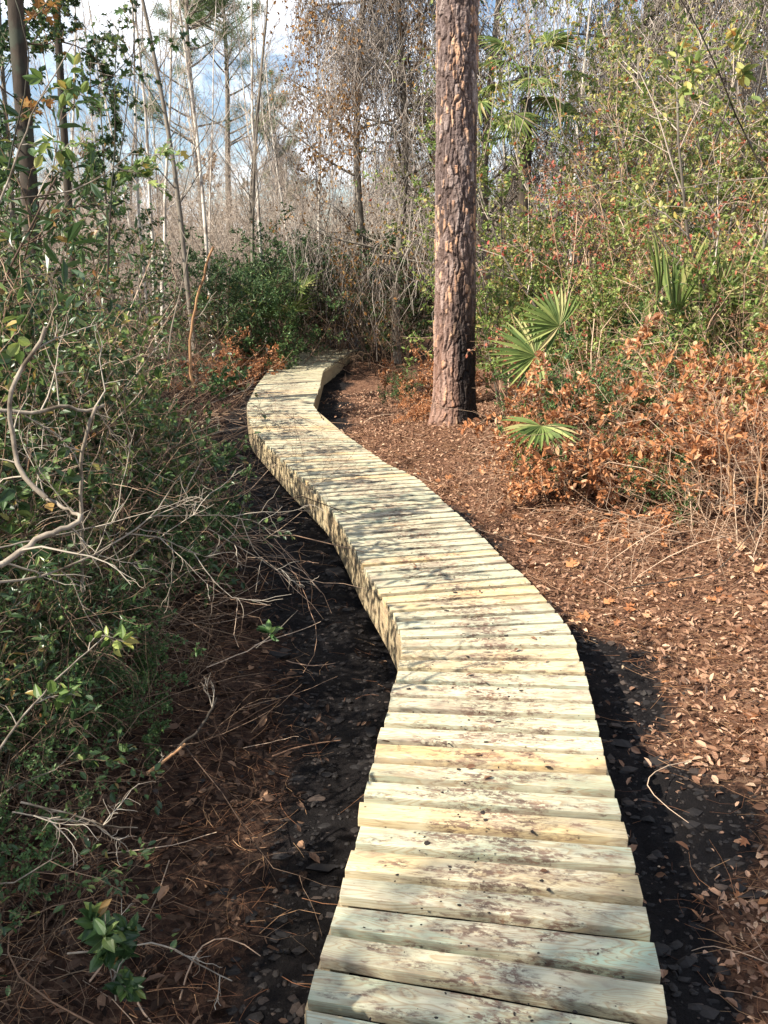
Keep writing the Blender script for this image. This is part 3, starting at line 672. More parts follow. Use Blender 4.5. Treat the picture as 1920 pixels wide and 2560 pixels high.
def vine_tree(seed, H, leafmat, nl=2600):
    rng = np.random.default_rng(seed); pr = Proto()
    P = np.array([[math.sin(k*.6+seed)*.12, math.cos(k*.5)*.1, k*H/13-.1] for k in range(14)])
    S = Spec(levels=2, nch=(6, 5), lr=.5, wob=.16, up=(.03, -.02, -.05), nleaf=0, spread=.8, minr=.004)
    out = ([], []); lv = []; ld = []
    tips = []
    for k in range(26):
        t = rng.uniform(.22, 1); a = rng.uniform(0, 2*PI)
        grow(rng, (0, 0, H*t), (math.cos(a), math.sin(a), .5), 2.4*(1.2-t*.7), .035, 0, S, out, lv, ld)
    allp = np.concatenate([p[0] for p in out[0]+out[1]])
    V, Fq, F3 = tube_mesh('t', [(P, .11, .04)], 9, more='raw'); V2, Fq2, _ = tube_mesh('t', out[0]+out[1], 3, cap=False, more='raw')
    pr.add('trunk', mesh_np('trunk', np.concatenate([V, V2]), F4=np.concatenate([Fq, Fq2+len(V)]), F3=F3, smooth=True), M['bark_grey'])
    # hanging vines
    vp = []
    for k in range(2000):
        q = allp[rng.integers(len(allp))]+rng.normal(size=3)*.12; L = rng.uniform(.4, 2.0); L = min(L, q[2]-.2)
        if L < .3: continue
        w = rng.normal(size=(NS, 3))*.13; w[:, 2] = 0; w = np.cumsum(w, 0)
        vp.append((q+w+np.linspace(0, 1, NS)[:, None]*[0, 0, -L], .0065*rng.uniform(.6, 1.4), .003))
    pr.add('vines', tube_mesh('vines', vp, 3, cap=False), M['twig_vine'])
    vv = np.concatenate([p[0] for p in vp]); sel = vv[rng.integers(len(vv), size=nl*4)]
    cl = vnoise(sel[:, 0]*1.6+50, sel[:, 2]*1.3+sel[:, 1], 8); sel = sel[cl > .48][:nl]
    pr.add('foliage', leaf_mesh('foliage', sel+rng.normal(size=sel.shape)*.08, rng.normal(size=sel.shape)+[0, 0, -.6], .1*rng.uniform(.6, 1.2, len(sel)), 'dia', rng), leafmat)
    return pr
K['vine_rust'] = vine_tree(51, 9.5, M['leaf_rust'], 4200)
K['vine_green'] = vine_tree(52, 9, M['leaf_olive'], 3600)

def G(x, y): return float(gz(np.array([x]), np.array([y]))[0])
def put(k, name, x, y, label, cat, group=None, rz=None, s=1., dz=0, **kw):
    rz = random.Random(hash((round(x*100), round(y*100)))).uniform(0, 6.28) if rz is None else rz
    return place(K[k], name, (x, y, G(x, y)+dz), label, cat, group, rz, s, **kw)
exec_layout = True

# ------------------------------------------------------------------ palmetto fans
def fan_mesh(rng, n=26, R=.5, arc=290, w=.04, droop=.25):
    V = []; F4 = []
    for k in range(n):
        a = math.radians(-arc/2+arc*k/(n-1))+rng.normal()*.02; L = R*(.82+.18*math.cos(a*.6))*rng.uniform(.92, 1.05)
        d = np.array([math.cos(a), math.sin(a), 0]); sd = np.array([-d[1], d[0], 0])
        lift = .22+rng.normal()*.03
        rows = []
        for t, ww in ((.03, .10), (.3, .9), (.5, 1), (.78, .62), (1, .03)):
            c = d*L*t+np.array([0, 0, lift*L*t-droop*L*t*t])
            rows.append((c-sd*w*ww*.5+np.array([0, 0, .25*w*ww]), c-np.array([0, 0, .15*w*ww]), c+sd*w*ww*.5+np.array([0, 0, .25*w*ww])))
        b = len(V)
        for r in rows: V += list(r)
        for i in range(len(rows)-1):
            for j in (0, 1): q = b+i*3+j; F4.append([q, q+1, q+4, q+3])
    return mesh_np('fan', np.array(V), F4=F4)
def frond(root, rootloc, hub, out, up, seed, R=.5, n=26, arc=290, w=.03, droop=.25, label=None, stem_from=None, mat=None):
    """fan whose middle blade points along out, face normal near up"""
    rng = np.random.default_rng(seed)
    o = link('frond', fan_mesh(rng, n, R, arc, w, droop), mat or M['palm'], root)
    X = Vector(out).normalized(); Zv = Vector(up); Zv = (Zv-X*Zv.dot(X)).normalized(); Y = Zv.cross(X)
    o.matrix_local = Matrix.Translation(Vector(hub)-Vector(rootloc)) @ Matrix((X, Y, Zv)).transposed().to_4x4()
    if label: o['label'] = label
    sf = Vector(stem_from if stem_from is not None else rootloc)
    h = Vector(hub); mid = (sf+h)/2+Vector((0, 0, .08))
    pts = smoothpath([sf-Vector(rootloc), mid-Vector(rootloc), h-Vector(rootloc)], 8)
    mi = np.array((Matrix.Translation(Vector(hub)-Vector(rootloc)) @ Matrix((X, Y, Zv)).transposed().to_4x4()).inverted())
    pts = pts@mi[:3, :3].T+mi[:3, 3]
    link('leaf_stalk', tube_mesh('leaf_stalk', [(pts, .009, .006)], 5), mat or M['palm'], o)
# ------------------------------------------------------------------ layout of the vegetation
def X(u, y): return (u-960)/F*(y*.961+.45)
def P_(k, name, u, y, s, label, cat, group=None, dz=0, **kw): return put(k, name, X(u, y), y, label, cat, group, s=s, dz=dz, **kw)

# left thicket beside the boardwalk
def XB(y, d): return -(np.interp(y, [2, 3.4, 6, 7, 8.5, 10, 12, 14, 16], [1.15, 1.35, 1.4, 1.65, 2.15, 2.6, 3.0, 3.0, 2.6])+d)
def PB(k, name, y, d, s, *a, **kw): return put(k, name, float(XB(y, d)), y, *a, s=s, **kw)
L_ = [
 ('ovate_b', 3.4, .7, .7, 'sunlit yellow green leaves in front of the crooked pale stem'),
 ('ovate_b', 4.3, .5, .75, 'small sunlit yellow green shrub among the bent pale stems'),
 ('ovate_b', 6.1, .8, .8, 'yellow green shrub beside the straight orange stem'),
 ('ovate_b', 3.9, 1.0, 1.2, 'leafy shrub with bright yellow green leaves at the near left edge'),
 ('ovate_b', 5.2, 1.0, 1.15, 'sunlit broad leaved shrub behind the forked pale branch'),
 ('ovate_a', 4.4, .55, .8, 'dark green broad leaved shrub around the forked pale branch'),
 ('ovate_a', 6.6, 1.15, .95, 'dark leafy shrub behind the broken orange stem on the left'),
 ('lance', 5.6, .95, .85, 'narrow leaved green shrub hanging among bare twigs left of the boardwalk'),
 ('lance', 7.4, 1.6, 1.3, 'tall narrow leaved shrub at the back of the left thicket by the frame edge'),
 ('ovate_b', 8.2, 1.3, 1.2, 'yellow green shrub at the back of the left thicket'),
 ('lance', 9.0, 1.3, .95, 'narrow leaved shrub left of the boardwalk bend, half in shade'),
 ('ovate_a', 9.8, 1.5, 1.3, 'large dark leafy shrub under the leaning twigs on the left'),
 ('small', 6.0, .25, .62, 'low small leaved shrub overhanging the mud beside the middle boards'),
 ('small', 5.0, .25, .62, 'low small leaved shrub with drooping sprigs left of the black mud'),
 ('small', 3.9, .45, .6, 'small leaved sprigs growing low in the shaded left foreground'),
 ('small', 2.7, .8, .7, 'low dark sprigs beneath the big branch at the left edge'),
 ('small', 3.6, .9, .8, 'shaded small leaved shrub below the forked pale branch'),
 ('small', 7.6, .3, .6, 'small green shrub close to the left side beam'),
 ('small', 11.0, .8, 1.0, 'small leaved shrub left of the far bend of the boardwalk'),
 ('small', 11.5, 1.8, 1.3, 'tall small leaved shrub left behind the far bend'),
 ('lance', 12.5, 2.6, 1.4, 'tall narrow leaved shrub standing before the pale bare saplings'),
 ('ovate_b', 11, 3.2, 1.5, 'tall yellow green shrub under the dark tree trunk on the left'),
 ('ovate_a', 13.5, 1.0, 1.1, 'dark shrub in the shade left of the boardwalk end'),
 ('ovate_a', 3.3, 1.5, 1.1, 'dark leafy shrub at the left edge below the splintered stem'),
 ('small', 4.5, .8, .95, 'small leaved shrub growing up through the pale bent stems'),
 ('small', 5.6, .9, 1.2, 'dense small leaved shrub in the heart of the left thicket'),
 ('small', 6.8, .6, .9, 'small leaved shrub just behind the orange broken stem'),
 ('small', 3.0, .5, .5, 'lowest leafy sprigs at the front of the left thicket'),
 ('lance', 4.9, 1.7, 1.5, 'high narrow leaved shrub at the left edge above the pale branches'),
 ('ovate_a', 6.2, 1.9, 1.5, 'high dark shrub at the left edge beneath the dark trunks'),
 ('small', 8.6, 1.0, 1.3, 'small leaved shrub rising behind the drooping sprig'),
 ('small', 9.8, 1.1, .85, 'small leaved shrub nearest the far left bend of the deck'),
 ('ovate_a', 4.6, .35, .7, 'dark broad leaved shrub leaning toward the mud below the bent stems'),
 ('lance', 4.1, .3, .6, 'narrow leaved shrub low in the shade beside the sweeping branch'),
 ('small', 5.3, .3, .75, 'dark small leaved shrub at the mud edge under the orange stem'),
 ('ovate_a', 3.3, .5, .7, 'dark broad leaved shrub low at the left edge'),
 ('ovate_a', 5.7, .45, .8, 'dark broad leaved shrub between the bent stems and the deck'),
 ('lance', 3.5, .2, .5, 'narrow dark sprigs in front of the left thicket'),
 ('small', 3.6, .1, .6, 'dark little shrub right below the long sweeping branch'),
 ('small', 3.1, .2, .62, 'dark little shrub above the stick at the lower left'),
 ('lance', 2.9, .3, .55, 'narrow leaved sprigs at the lower left edge'),
 ('small', 4.3, .05, .55, 'little shrub spilling onto the mud edge, nearest the deck kink'),
 ('ovate_a', 3.8, .35, .65, 'broad leaved low shrub under the long sweeping branch'),
 ('ovate_a', 2.6, .25, .5, 'broad leaved low shrub at the bottom left edge'),
 ('small', 2.4, .05, .4, 'small dark sprigs on the litter at the bottom left'),
 ('small', 3.4, -.15, .38, 'tiny leafy sprig standing out on the litter toward the mud'),
 ('lance', 16, .9, 1.1, 'green shrub behind the far left corner of the boardwalk'),
]
for k, y, d, s, lab in L_: PB(k, 'shrub', y, d, s*1.08, lab, 'shrub', 'shrubs of the left thicket', sz=.97)
T_ = [
 ('tangle', 3.3, .45, .7, 'pale crossing stems around the crooked pale stem'),
 ('tangle', 3.8, .55, .7, 'dense pale stems right of the crooked pale stem'),
 ('tangle', 2.6, .4, .5, 'low dark stems at the lower left edge'),
 ('tangle', 4.4, .35, .55, 'dark stems closest to the black mud on the left'),
 ('tangle', 2.1, .05, .38, 'lowest dark stems near the bottom left corner'),
 ('tangle', 3.9, .8, .95, 'tangle of brown bare stems under the forked pale branch'),
 ('tangle_tan', 4.9, .75, .8, 'pale straw coloured bare stems bent over left of the black mud'),
 ('tangle', 5.8, .8, 1.1, 'brown twig tangle behind the broken orange stem'),
 ('tangle_tan', 6.4, .75, .8, 'cut stems fanning out towards the boardwalk from the left thicket'),
 ('tangle', 8.2, .7, 1.05, 'dark tangle of vines left of the boardwalk bend'),
 ('tangle_tan', 5.2, 1.4, 1.4, 'tall sunlit tangle of pale stems at the left edge'),
 ('tangle', 7.2, 1.3, 1.35, 'high brown tangle in the back of the left thicket'),
 ('tangle_tan', 7.0, .7, 1.2, 'sunlit pale stems behind the broken orange stem'),
 ('tangle', 2.9, .9, .6, 'low mess of dead stems in the near left shade'),
 ('tangle', 11.2, .7, .9, 'brown tangle beside the far left bend of the boardwalk'),
 ('tangle', 14.2, .6, .9, 'low brown tangle behind the left edge of the far boardwalk'),
 ('tangle_tan', 4.2, 1.3, 1.2, 'pale stems leaning through the bright leaves at the left edge'),
 ('tangle', 9.6, .8, 1.1, 'brown stems massed in shade left of the far bend'),
 ('tangle', 3.5, .5, .5, 'low crossing stems in the shaded left foreground'),
]
for k, y, d, s, lab in T_: PB(k, 'bare_bramble', y, d+.5*(y > 6.5), s*1.05, lab, 'bramble', 'bare brambles of the left thicket', sz=1.05)

# low green growth and dark brambles beyond the end of the boardwalk
C_ = [
 ('green_far', 860, 20.6, 1.1, 'dark green shrub over the right corner of the boardwalk end'),
 ('green_far', 965, 19.8, 1.0, 'dark green shrub filling the gap between boardwalk end and pine'),
 ('small', 985, 18.6, 1.1, 'low green small leaved shrub in front of the vine hung trees'),
 ('green_far', 720, 20.4, 1.05, 'dark green shrub close behind the middle of the boardwalk end'),
 ('green_far', 560, 17.5, 1.0, 'green shrub farthest left beyond the boardwalk end'),
 ('green_far', 640, 19.5, 1.1, 'round green shrub behind the left corner of the boardwalk end'),
 ('small', 700, 16.8, 1.55, 'bright green small leaved shrub just behind the boardwalk end'),
 ('green_far', 790, 21, 1.25, 'tallest dark green shrub straight beyond the boardwalk end'),
 ('green_far', 900, 20.0, 1.15, 'green shrub beyond the boardwalk, nearest to the pine on its left'),
 ('small', 830, 20.5, 1.7, 'grey green shrub over the dark hollow beyond the boardwalk'),
 ('green_far', 1010, 21.0, 1.25, 'dark green shrub seen right beside the left flank of the pine'),
 ('small', 1000, 13.2, .45, 'small bright green plant low on the ground left of the pine'),
]
for k, u, y, s, lab in C_: P_(k, 'shrub', u, y, s, lab, 'shrub', 'shrubs beyond the boardwalk end')
for u, y, s, lab in [(640, 17.2, .9, 'orange leaved dead brush left behind the boardwalk end'), (570, 15.0, .9, 'orange leaved brush in the dark left of the boardwalk end'), (1062, 11.6, .42, 'russet dead brush at the left foot of the pine'), (1075, 13.6, .75, 'dry russet leaves hanging in brush left of the pine trunk')]:
    P_('dead', 'dead_brush', u, y, s, lab, 'dead brush', 'dead brush beyond the bend')
for u, y, s, lab in [(860, 18.6, 1.3, 'dark bramble mound in the hollow behind the boardwalk end'), (950, 17.8, 1.4, 'dark brown bramble mound between boardwalk end and pine'), (760, 18.4, 1.0, 'low dark bramble touching the rear of the boardwalk'), (1020, 18.5, 1.5, 'tall dark bramble behind the left flank of the pine')]:
    P_('tangle', 'bare_bramble', u, y, s, lab, 'bramble', 'dark brambles beyond the boardwalk')

# right-hand side: pile of dead orange brush, vines, sunny shrubs
R_ = [
 (1640, 6.9, 1.15, 'orange dead leaved brush heap in the middle of the right bank'),
 (1820, 6.7, 1.25, 'orange dead leaved brush heap reaching the right edge'),
 (1500, 7.3, 1.0, 'orange brush below the green climbing sprigs on the right'),
 (1940, 6.1, 1.2, 'nearest heap of orange brush at the right edge'),
 (1740, 7.6, 1.35, 'tall orange brush under the upright green palmetto blades'),
 (1900, 7.9, 1.35, 'orange brush at the rear of the right heap'),
 (1540, 7.9, .8, 'orange brush behind the lower heap beside the palmetto'),
 (1440, 7.2, .55, 'low russet brush in front of the drooping palmetto fan'),
 (1360, 8.5, .55, 'russet leaves low in the brush just right of the pine'),
]
for u, y, s, lab in R_: P_('dead', 'dead_brush', u+20, y+.3, s*.95, lab, 'dead brush', 'heaps of dead orange brush on the right bank')
for u, y, s, lab in [(1860, 5.9, .9, 'pale dry stems bent to the ground at the right edge'), (1700, 6.5, .8, 'pale dry stems spilling from the foot of the orange heap'), (1990, 5.4, .9, 'nearest pale dry stems at the right edge'), (1480, 7.4, .8, 'pale stems fanning over the litter right of the palmetto'), (1800, 7.6, 1.2, 'pale dry stems standing through the orange heap'), (1620, 8.6, 1.5, 'tall dry stems behind the orange heap'), (1880, 8.8, 1.7, 'tall dry stems at the right edge behind the heap')]:
    P_('tangle_tan', 'dry_stems', u+10, y+.25, s*.95, lab, 'dry stems', 'dry pale stems on the right bank')
V_ = [
 ('small', 1700, 6.6, .5, 'fresh green sprigs growing out of the orange heap'),
 ('lime', 1850, 7.4, .9, 'yellow green shrub growing up through the orange heap'),
 ('small', 1600, 7.5, .8, 'green leafy sprigs mixed into the left of the orange heap'),
 ('small', 1475, 7.7, .9, 'green climbing sprigs beside the middle palmetto fan'),
 ('small', 1380, 8.3, .7, 'fresh green shrub low below the palmetto fans'),
 ('lime', 1430, 11.3, 1.5, 'bright green small leaved shrub right behind the pine'),
 ('lime', 1530, 10.4, 1.5, 'green small leaved shrub behind the palmetto fans'),
 ('lime', 1880, 9.2, 1.7, 'fresh green shrub at the right edge above the orange heap'),
 ('lime', 1290, 13.2, 1.7, 'shrub in half shade hard against the right side of the pine'),
 ('lime', 1720, 10.0, 1.6, 'narrow leaved green shrub high behind the orange heap'),
 ('small', 1600, 9.4, 1.3, 'small green shrub between palmetto and orange heap'),
]
for k, u, y, s, lab in V_: P_(k, 'shrub', u, y, s, lab, 'shrub', 'green shrubs of the right bank')
for u, y, s, lab in [(1530, 9.6, 1.1, 'bush with salmon red leaves in the middle of the right bank'), (1730, 10.2, 1.35, 'tall bush with red tinted leaves on the right')]:
    P_('red', 'shrub', u, y, s, lab, 'shrub', 'red tinted bushes')
W_ = [
 ('tall_g', 1340, 12.2, .85, 'olive bush just right of the pine at head height'),
 ('tall_a', 1880, 10.0, 1.1, 'tall olive yellow bush filling the upper right corner'),
 ('tall_b', 1700, 10.8, 1.1, 'tall olive yellow bush left of the upper right corner'),
 ('tall_a', 1560, 12.0, 1.05, 'tall olive bush in the middle of the right wall of growth'),
 ('tall_g', 1800, 11.8, 1.3, 'tall green bush behind the olive bushes near the right edge'),
 ('tall_b', 1430, 13.0, .98, 'olive bush below the cabbage palm on its right'),
 ('tall_g', 1290, 13.8, 1.12, 'green bush below the cabbage palm beside the pine'),
 ('tall_a', 2020, 11.5, 1.25, 'tall yellow green bush cut by the right edge of the picture'),
 ('tall_b', 1930, 8.8, .95, 'olive yellow bush at the right edge above the heap'),
 ('tall_a', 1680, 14.5, 1.35, 'tallest olive bush of the upper right'),
]
for k, u, y, s, lab in W_: P_(k, 'tall_bush', u, y, s, lab, 'bush', 'tall olive bushes on the right')

# trees in the middle distance
for k, u, y, s, lab in [
 ('vine_rust', 1000, 18.5, .9, 'vine draped tree with rusty leaves directly left of the pine'),
 ('vine_rust', 905, 19.0, .92, 'grey vine curtained tree second left of the pine'),
 ('vine_green', 1210, 18.5, .95, 'vine covered tree directly right of the pine'),
 ('vine_green', 1500, 19.0, 1.0, 'vine hung tree behind the cabbage palm'),
 ('vine_rust', 1640, 21.0, 1.0, 'vine hung tree with rusty leaves far behind the right bushes'),
 ('vine_green', 1800, 17.5, 1.1, 'vine covered tree behind the upper right bushes'),
 ('vine_green', 1980, 16.5, 1.2, 'vine covered tree at the right edge behind the bushes')]:
    P_(k, 'vine_covered_tree', u, y, s, lab, 'tree', 'vine hung trees')
for u, y, s, lab in [(515, 27, 1.0, 'young pine with green needles among bare saplings, left one'), (590, 31, 1.08, 'young pine with green needles right of the other small pine'), (1560, 24, .95, 'pine with green needles behind the bushes upper right'), (700, 40, .85, 'small far pine behind the bare saplings')]:
    P_('pine', 'young_pine', u, y, s, lab, 'tree', 'young pines in the far stand')
for k, u, y, s, lab in [
 ('sap_a', 735, 24.0, .8, 'pale forked young tree rising behind the green shrubs beyond the boardwalk'),
 ('sap_c', 490, 15.5, .95, 'dark slim sapling in front of the pale bare stand'),
 ('sap_a', 535, 19, 1.0, 'pale straight sapling next to the dark slim one'),
 ('sap_b', 390, 19, 1.1, 'white stemmed sapling in the sunlit left stand'),
 ('sap_d', 370, 17, 1.1, 'thin crooked pale sapling above the left thicket'),
 ('sap_a', 800, 21, .9, 'pale sapling rising from the middle green shrubs'),
 ('sap_b', 1420, 17, 1.0, 'pale leaning bare tree between cabbage palm and olive bushes'),
 ('sap_b', 1370, 20, 1.1, 'pale bare tree above the cabbage palm')]:
    P_(k, 'bare_sapling', u, y, s, lab, 'tree', 'bare young trees near the clearing')
prng = np.random.default_rng(21)
for k in range(85):
    y = 19+prng.uniform(0, 1)**1.3*30; u = prng.uniform(-150, 1150) if k % 4 else prng.uniform(1100, 2100)
    kk = ['sap_a', 'sap_b', 'sap_c', 'sap_d', 'sap_b', 'sap_a', 'sap_d'][k % 7]
    P_(kk, 'bare_sapling', u, y, prng.uniform(.8, 1.15), 'slim bare pale sapling in the far leafless stand', 'tree', 'far leafless saplings')
for k in range(120):
    y = 21+prng.uniform(0, 1)*26; u = prng.uniform(-200, 2100)
    P_('brush', 'bare_bush', u, y, prng.uniform(.8, 1.2)*(.75+.016*y), 'grey brown leafless bush in the far undergrowth', 'bush', 'far leafless bushes')
for k in range(26):
    y = 46+prng.uniform(0, 1)*14; u = -200+2300*k/25
    P_(['sap_olive', 'vine_rust', 'sap_rust'][k % 3], 'distant_tree', u, y, prng.uniform(.7, .95), 'hazy distant tree closing the view behind the leafless stand', 'tree', 'distant trees')
for u, y, s, lab in [(300, 15.5, .6, 'low crowned leafy tree beyond the left thicket throwing shade behind the deck end'), (60, 16, 1.0, 'green crowned tree behind the dark trunk at the upper left')]:
    P_('sap_olive', 'leafy_tree', u, y, s, lab, 'tree')
# dark trunks at the upper left
def dark_tree(u, y, r, lab, seed):
    x = X(u, y); root = empty('dark_trunked_tree', (x, y, G(x, y)), lab, 'tree', 'dark trunked trees at the upper left')
    root.rotation_euler = (0, .07, 0)
    rng = np.random.default_rng(seed); H = 9
    Pp = np.array([[math.sin(k*.5)*.05, 0, k*H/15-.1] for k in range(16)])
    link('trunk', tube_mesh('trunk', [(Pp, r, r*.6)], 14), M['bark_dark'], root)
    S = Spec(levels=2, nch=(6, 4), lr=.5, nleaf=9, leaflev=1, spread=.9, minr=.002)
    out = ([], []); lv = []; ld = []
    for k in range(9):
        a = rng.uniform(0, 2*PI); grow(rng, (0, 0, rng.uniform(2.2, 7)), (math.cos(a), math.sin(a), .3), rng.uniform(.8, 1.7), .012, 0, S, out, lv, ld)
    link('crown', tube_mesh('crown', out[0]+out[1], 3, cap=False), M['twig_brown'], root)
    link('foliage', leaf_mesh('foliage', lv, ld, rng.uniform(.05, .09, len(lv)), 'lobed', rng), M['leaf_dark'], root)
dark_tree(84, 11.0, .115, 'thick dark tree trunk with climbing leaves at the upper left', 71)
dark_tree(175, 12.5, .06, 'slim dark trunk just right of the thick dark trunk', 72)

# trees standing left of and behind the camera: they throw the shade in the foreground
for x, y, k, s in [(-5.2, -1.2, 'vine_green', .75), (-7.6, -2.9, 'vine_green', .8), (-9.0, 1.0, 'vine_rust', .8), (-4.4, -1.0, 'tall_a', .8), (-3.3, 1.3, 'tall_g', .8), (-3.5, 2.5, 'tall_g', .8), (-3.0, .3, 'tall_g', .75)]:
    put(k, 'shade_tree', x, y, 'leafy at the near left, outside the picture, shading the foreground', 'tree', 'trees shading the near boards', s=s)

# cabbage palm and palmettos
def palm_tree():
    hub = at(1320, 215, y=16.0); x, y = hub[0], hub[1]; g = G(x, y); loc = (x, y, g)
    root = empty('cabbage_palm', loc, 'cabbage palm with drooping fan leaves rising behind the bushes right of the pine', 'palm')
    H = hub[2]-g
    link('trunk', tube_mesh('trunk', [(np.array([[math.sin(k)*.02, 0, k*(H-.1)/11-.1] for k in range(12)]), .12, .10)], 12), M['bark_dark'], root)
    r = np.random.default_rng(5)
    for k in range(13):
        a = k*2.4+.5; el = 1.1-1.9*(k/12); c = np.array([math.cos(a)*math.cos(el), math.sin(a)*math.cos(el), math.sin(el)])
        h = np.array([x, y, hub[2]])+c*r.uniform(.6, .85)
        frond(root, loc, h, tuple(c+np.array([0, 0, -.35])), (c[0]*.3, c[1]*.3-.25, 1), 200+k, R=.52, n=22, arc=200, w=.04, droop=.6, stem_from=(x, y, hub[2]), mat=M['palm'])
palm_tree()
def palmetto(base, hubs, lab, seed):
    base = np.array([base[0], base[1], G(base[0], base[1])])
    root = empty('saw_palmetto', tuple(base), lab, 'palmetto', 'palmettos on the right bank')
    for i, (h, out, up, R, arc, n) in enumerate(hubs):
        frond(root, tuple(base), h, out, up, seed+i, R=R, arc=arc, n=n, w=.038, droop=.22)
palmetto((1.25, 8.2), [
  (at(1339, 889, y=8.0), (-1, -.1, .1), (.1, -.8, .6), .46, 205, 22),
  (at(1398, 815, y=8.2), (-.8, .1, .6), (.2, -.8, .4), .43, 190, 20),
  (at(1353, 1065, y=6.9), (-.35, -.75, -.35), (-.05, -.45, .9), .36, 200, 20)],
  'palmetto with three spiky green fans between the pine and the orange heap', 300)
palmetto((2.35, 8.6), [
  (at(1640, 770, y=8.5), (-.15, 0, 1), (.9, -.4, .1), .75, 60, 12),
  (at(1690, 790, y=8.6), (.12, .1, 1), (-.8, -.6, .1), .8, 60, 12),
  (at(1610, 900, y=8.3), (-.1, -.1, 1), (.9, -.3, .1), .6, 50, 9)],
  'palmetto with upright folded bright green blades above the orange heap', 320)
palmetto((3.1, 9.2), [
  (at(1793, 739, y=9.0), (.2, 0, 1), (0, -1, .2), .5, 200, 18)],
  'faint grey green palmetto fan behind the orange heap near the right edge', 340)
for u, y, lab, sd in [(700, 17.5, 'dark green palmetto among the shrubs behind the boardwalk end', 360)]:
    x = X(u, y); r = np.random.default_rng(sd); hb = []
    for k in range(7):
        a = k*.9; hb.append((np.array([x+math.cos(a)*.5, y+math.sin(a)*.5, G(x, y)+r.uniform(.9, 1.7)]), (math.cos(a), math.sin(a), .8), (-math.cos(a)*.8, -math.sin(a)*.8-.2, 1), .6, 220, 18))
    palmetto((x, y), hb, lab, sd)

# single branches one can follow in the photograph
def branches(name, lab, cat, limbs, seed, ntwig=5, mat='branch_pale', tw='twig_grey', leaves=None, group=None, tl=.35, ls=1):
    W = []
    for pts, r0, r1 in limbs:
        W.append((smoothpath([at(u, v, y=y) for u, v, y in pts], 14), r0*.52, r1*.55))
    b = min((w[0][k] for w in W for k in (0, -1)), key=lambda p: p[2]); g = G(b[0], b[1]); loc = np.array([b[0], b[1], g])
    root = empty(name, tuple(loc), lab, cat, group)
    rng = np.random.default_rng(seed); out = ([], []); lv = []; ld = []
    S = Spec(levels=1, nch=(5,), lr=.5, wob=.22, up=(0, -.03), nleaf=3 if leaves else 0, leaflev=0, spread=.9, minr=.0013)
    for p, r0, r1 in W:
        q = p-loc; n = len(q)
        r = r0+(r1-r0)*np.linspace(0, 1, n); kn = q+rng.normal(size=q.shape)*r0*.35
        link('limb', tube_mesh('limb', [(kn, r0, r1)], 7), M[mat], root)
        for k in range(ntwig):
            t = rng.integers(2, n); d = unit(q[t]-q[t-1]); pr = unit(np.cross(d, rng.normal(size=3)))
            out = ([], [])
            grow(rng, q[t], unit(d*.7+pr*.8), tl*rng.uniform(.5, 1.2), max(r1*.6, .0022), 0, S, out, lv, ld)
            link('twig', tube_mesh('twig', out[0]+out[1], 3, cap=False), M[tw], root)
    if leaves and lv: link('foliage', leaf_mesh('foliage', lv, ld, ls*rng.uniform(.045, .085, len(lv)), leaves[0], rng), M[leaves[1]], root)
    return root
branches('bare_shrub', 'forked pale branch with a cut stub crossing the left thicket', 'branch', [
  ([(-60, 1026, 2.9), (104, 1031, 3.0), (156, 1011, 3.05), (220, 1031, 3.1), (262, 1012, 3.12)], .014, .011),
  ([(205, 1480, 3.2), (202, 1240, 3.15), (200, 1121, 3.1), (240, 1015, 3.1)], .015, .012)], 401, 5)
branches('bare_shrub', 'crooked pale stem with a splintered top at the left edge', 'branch', [
  ([(116, 1240, 2.75), (64, 1208, 2.75), (32, 1121, 2.8), (20, 1005, 2.8), (35, 947, 2.85), (90, 868, 2.9), (118, 820, 2.9)], .017, .012)], 402, 5)
branches('fallen_branch', 'thick pale bent branch low at the left edge', 'branch', [
  ([(-60, 1440, 2.5), (0, 1411, 2.55), (60, 1368, 2.6), (116, 1330, 2.65), (191, 1316, 2.7), (204, 1287, 2.72)], .021, .015),
  ([(204, 1290, 2.72), (116, 1246, 2.78), (70, 1205, 2.8)], .013, .009)], 403, 3)
branches('fallen_branch', 'long grey branch sweeping up across the left thicket to the right', 'branch', [
  ([(-60, 1462, 2.5), (104, 1443, 2.65), (231, 1391, 2.8), (324, 1333, 2.95), (393, 1281, 3.1), (440, 1200, 3.2)], .0095, .004),
  ([(312, 1333, 2.95), (405, 1345, 3.05), (498, 1388, 3.1)], .006, .003),
  ([(380, 1290, 3.05), (480, 1288, 3.2), (573, 1290, 3.35), (648, 1304, 3.4)], .005, .0025)], 404, 5)
branches('fallen_branch', 'dark curved twig above the thick pale branch on the left', 'branch', [
  ([(-60, 1385, 2.6), (145, 1336, 2.7), (278, 1310, 2.85)], .007, .003)], 405, 3, 'bark_grey')
branches('broken_sapling', 'straight orange brown broken stem rising above the left thicket', 'stem', [
  ([(480, 960, 5.3), (472, 872, 5.3), (480, 802, 5.3), (509, 687, 5.3), (533, 617, 5.25)], .016, .012)], 406, 1, 'branch_orange')
branches('broken_sapling', 'thin grey bare stem left of the orange broken stem', 'stem', [
  ([(420, 900, 5.2), (428, 820, 5.2), (457, 704, 5.2), (474, 612, 5.2)], .009, .006)], 407, 2)
branches('bare_twig', 'pale forked twig reaching over the mud towards the boardwalk', 'twig', [
  ([(520, 1320, 3.3), (576, 1356, 3.4), (648, 1397, 3.45), (720, 1432, 3.5)], .005, .0025)], 408, 4, tl=.15)
branches('bare_twig', 'pale twig pointing at the boardwalk edge at the far left bend', 'twig', [
  ([(420, 1120, 6.0), (498, 1095, 6.2), (561, 1077, 6.5), (628, 1063, 6.8)], .009, .005)], 409, 2, tl=.2)
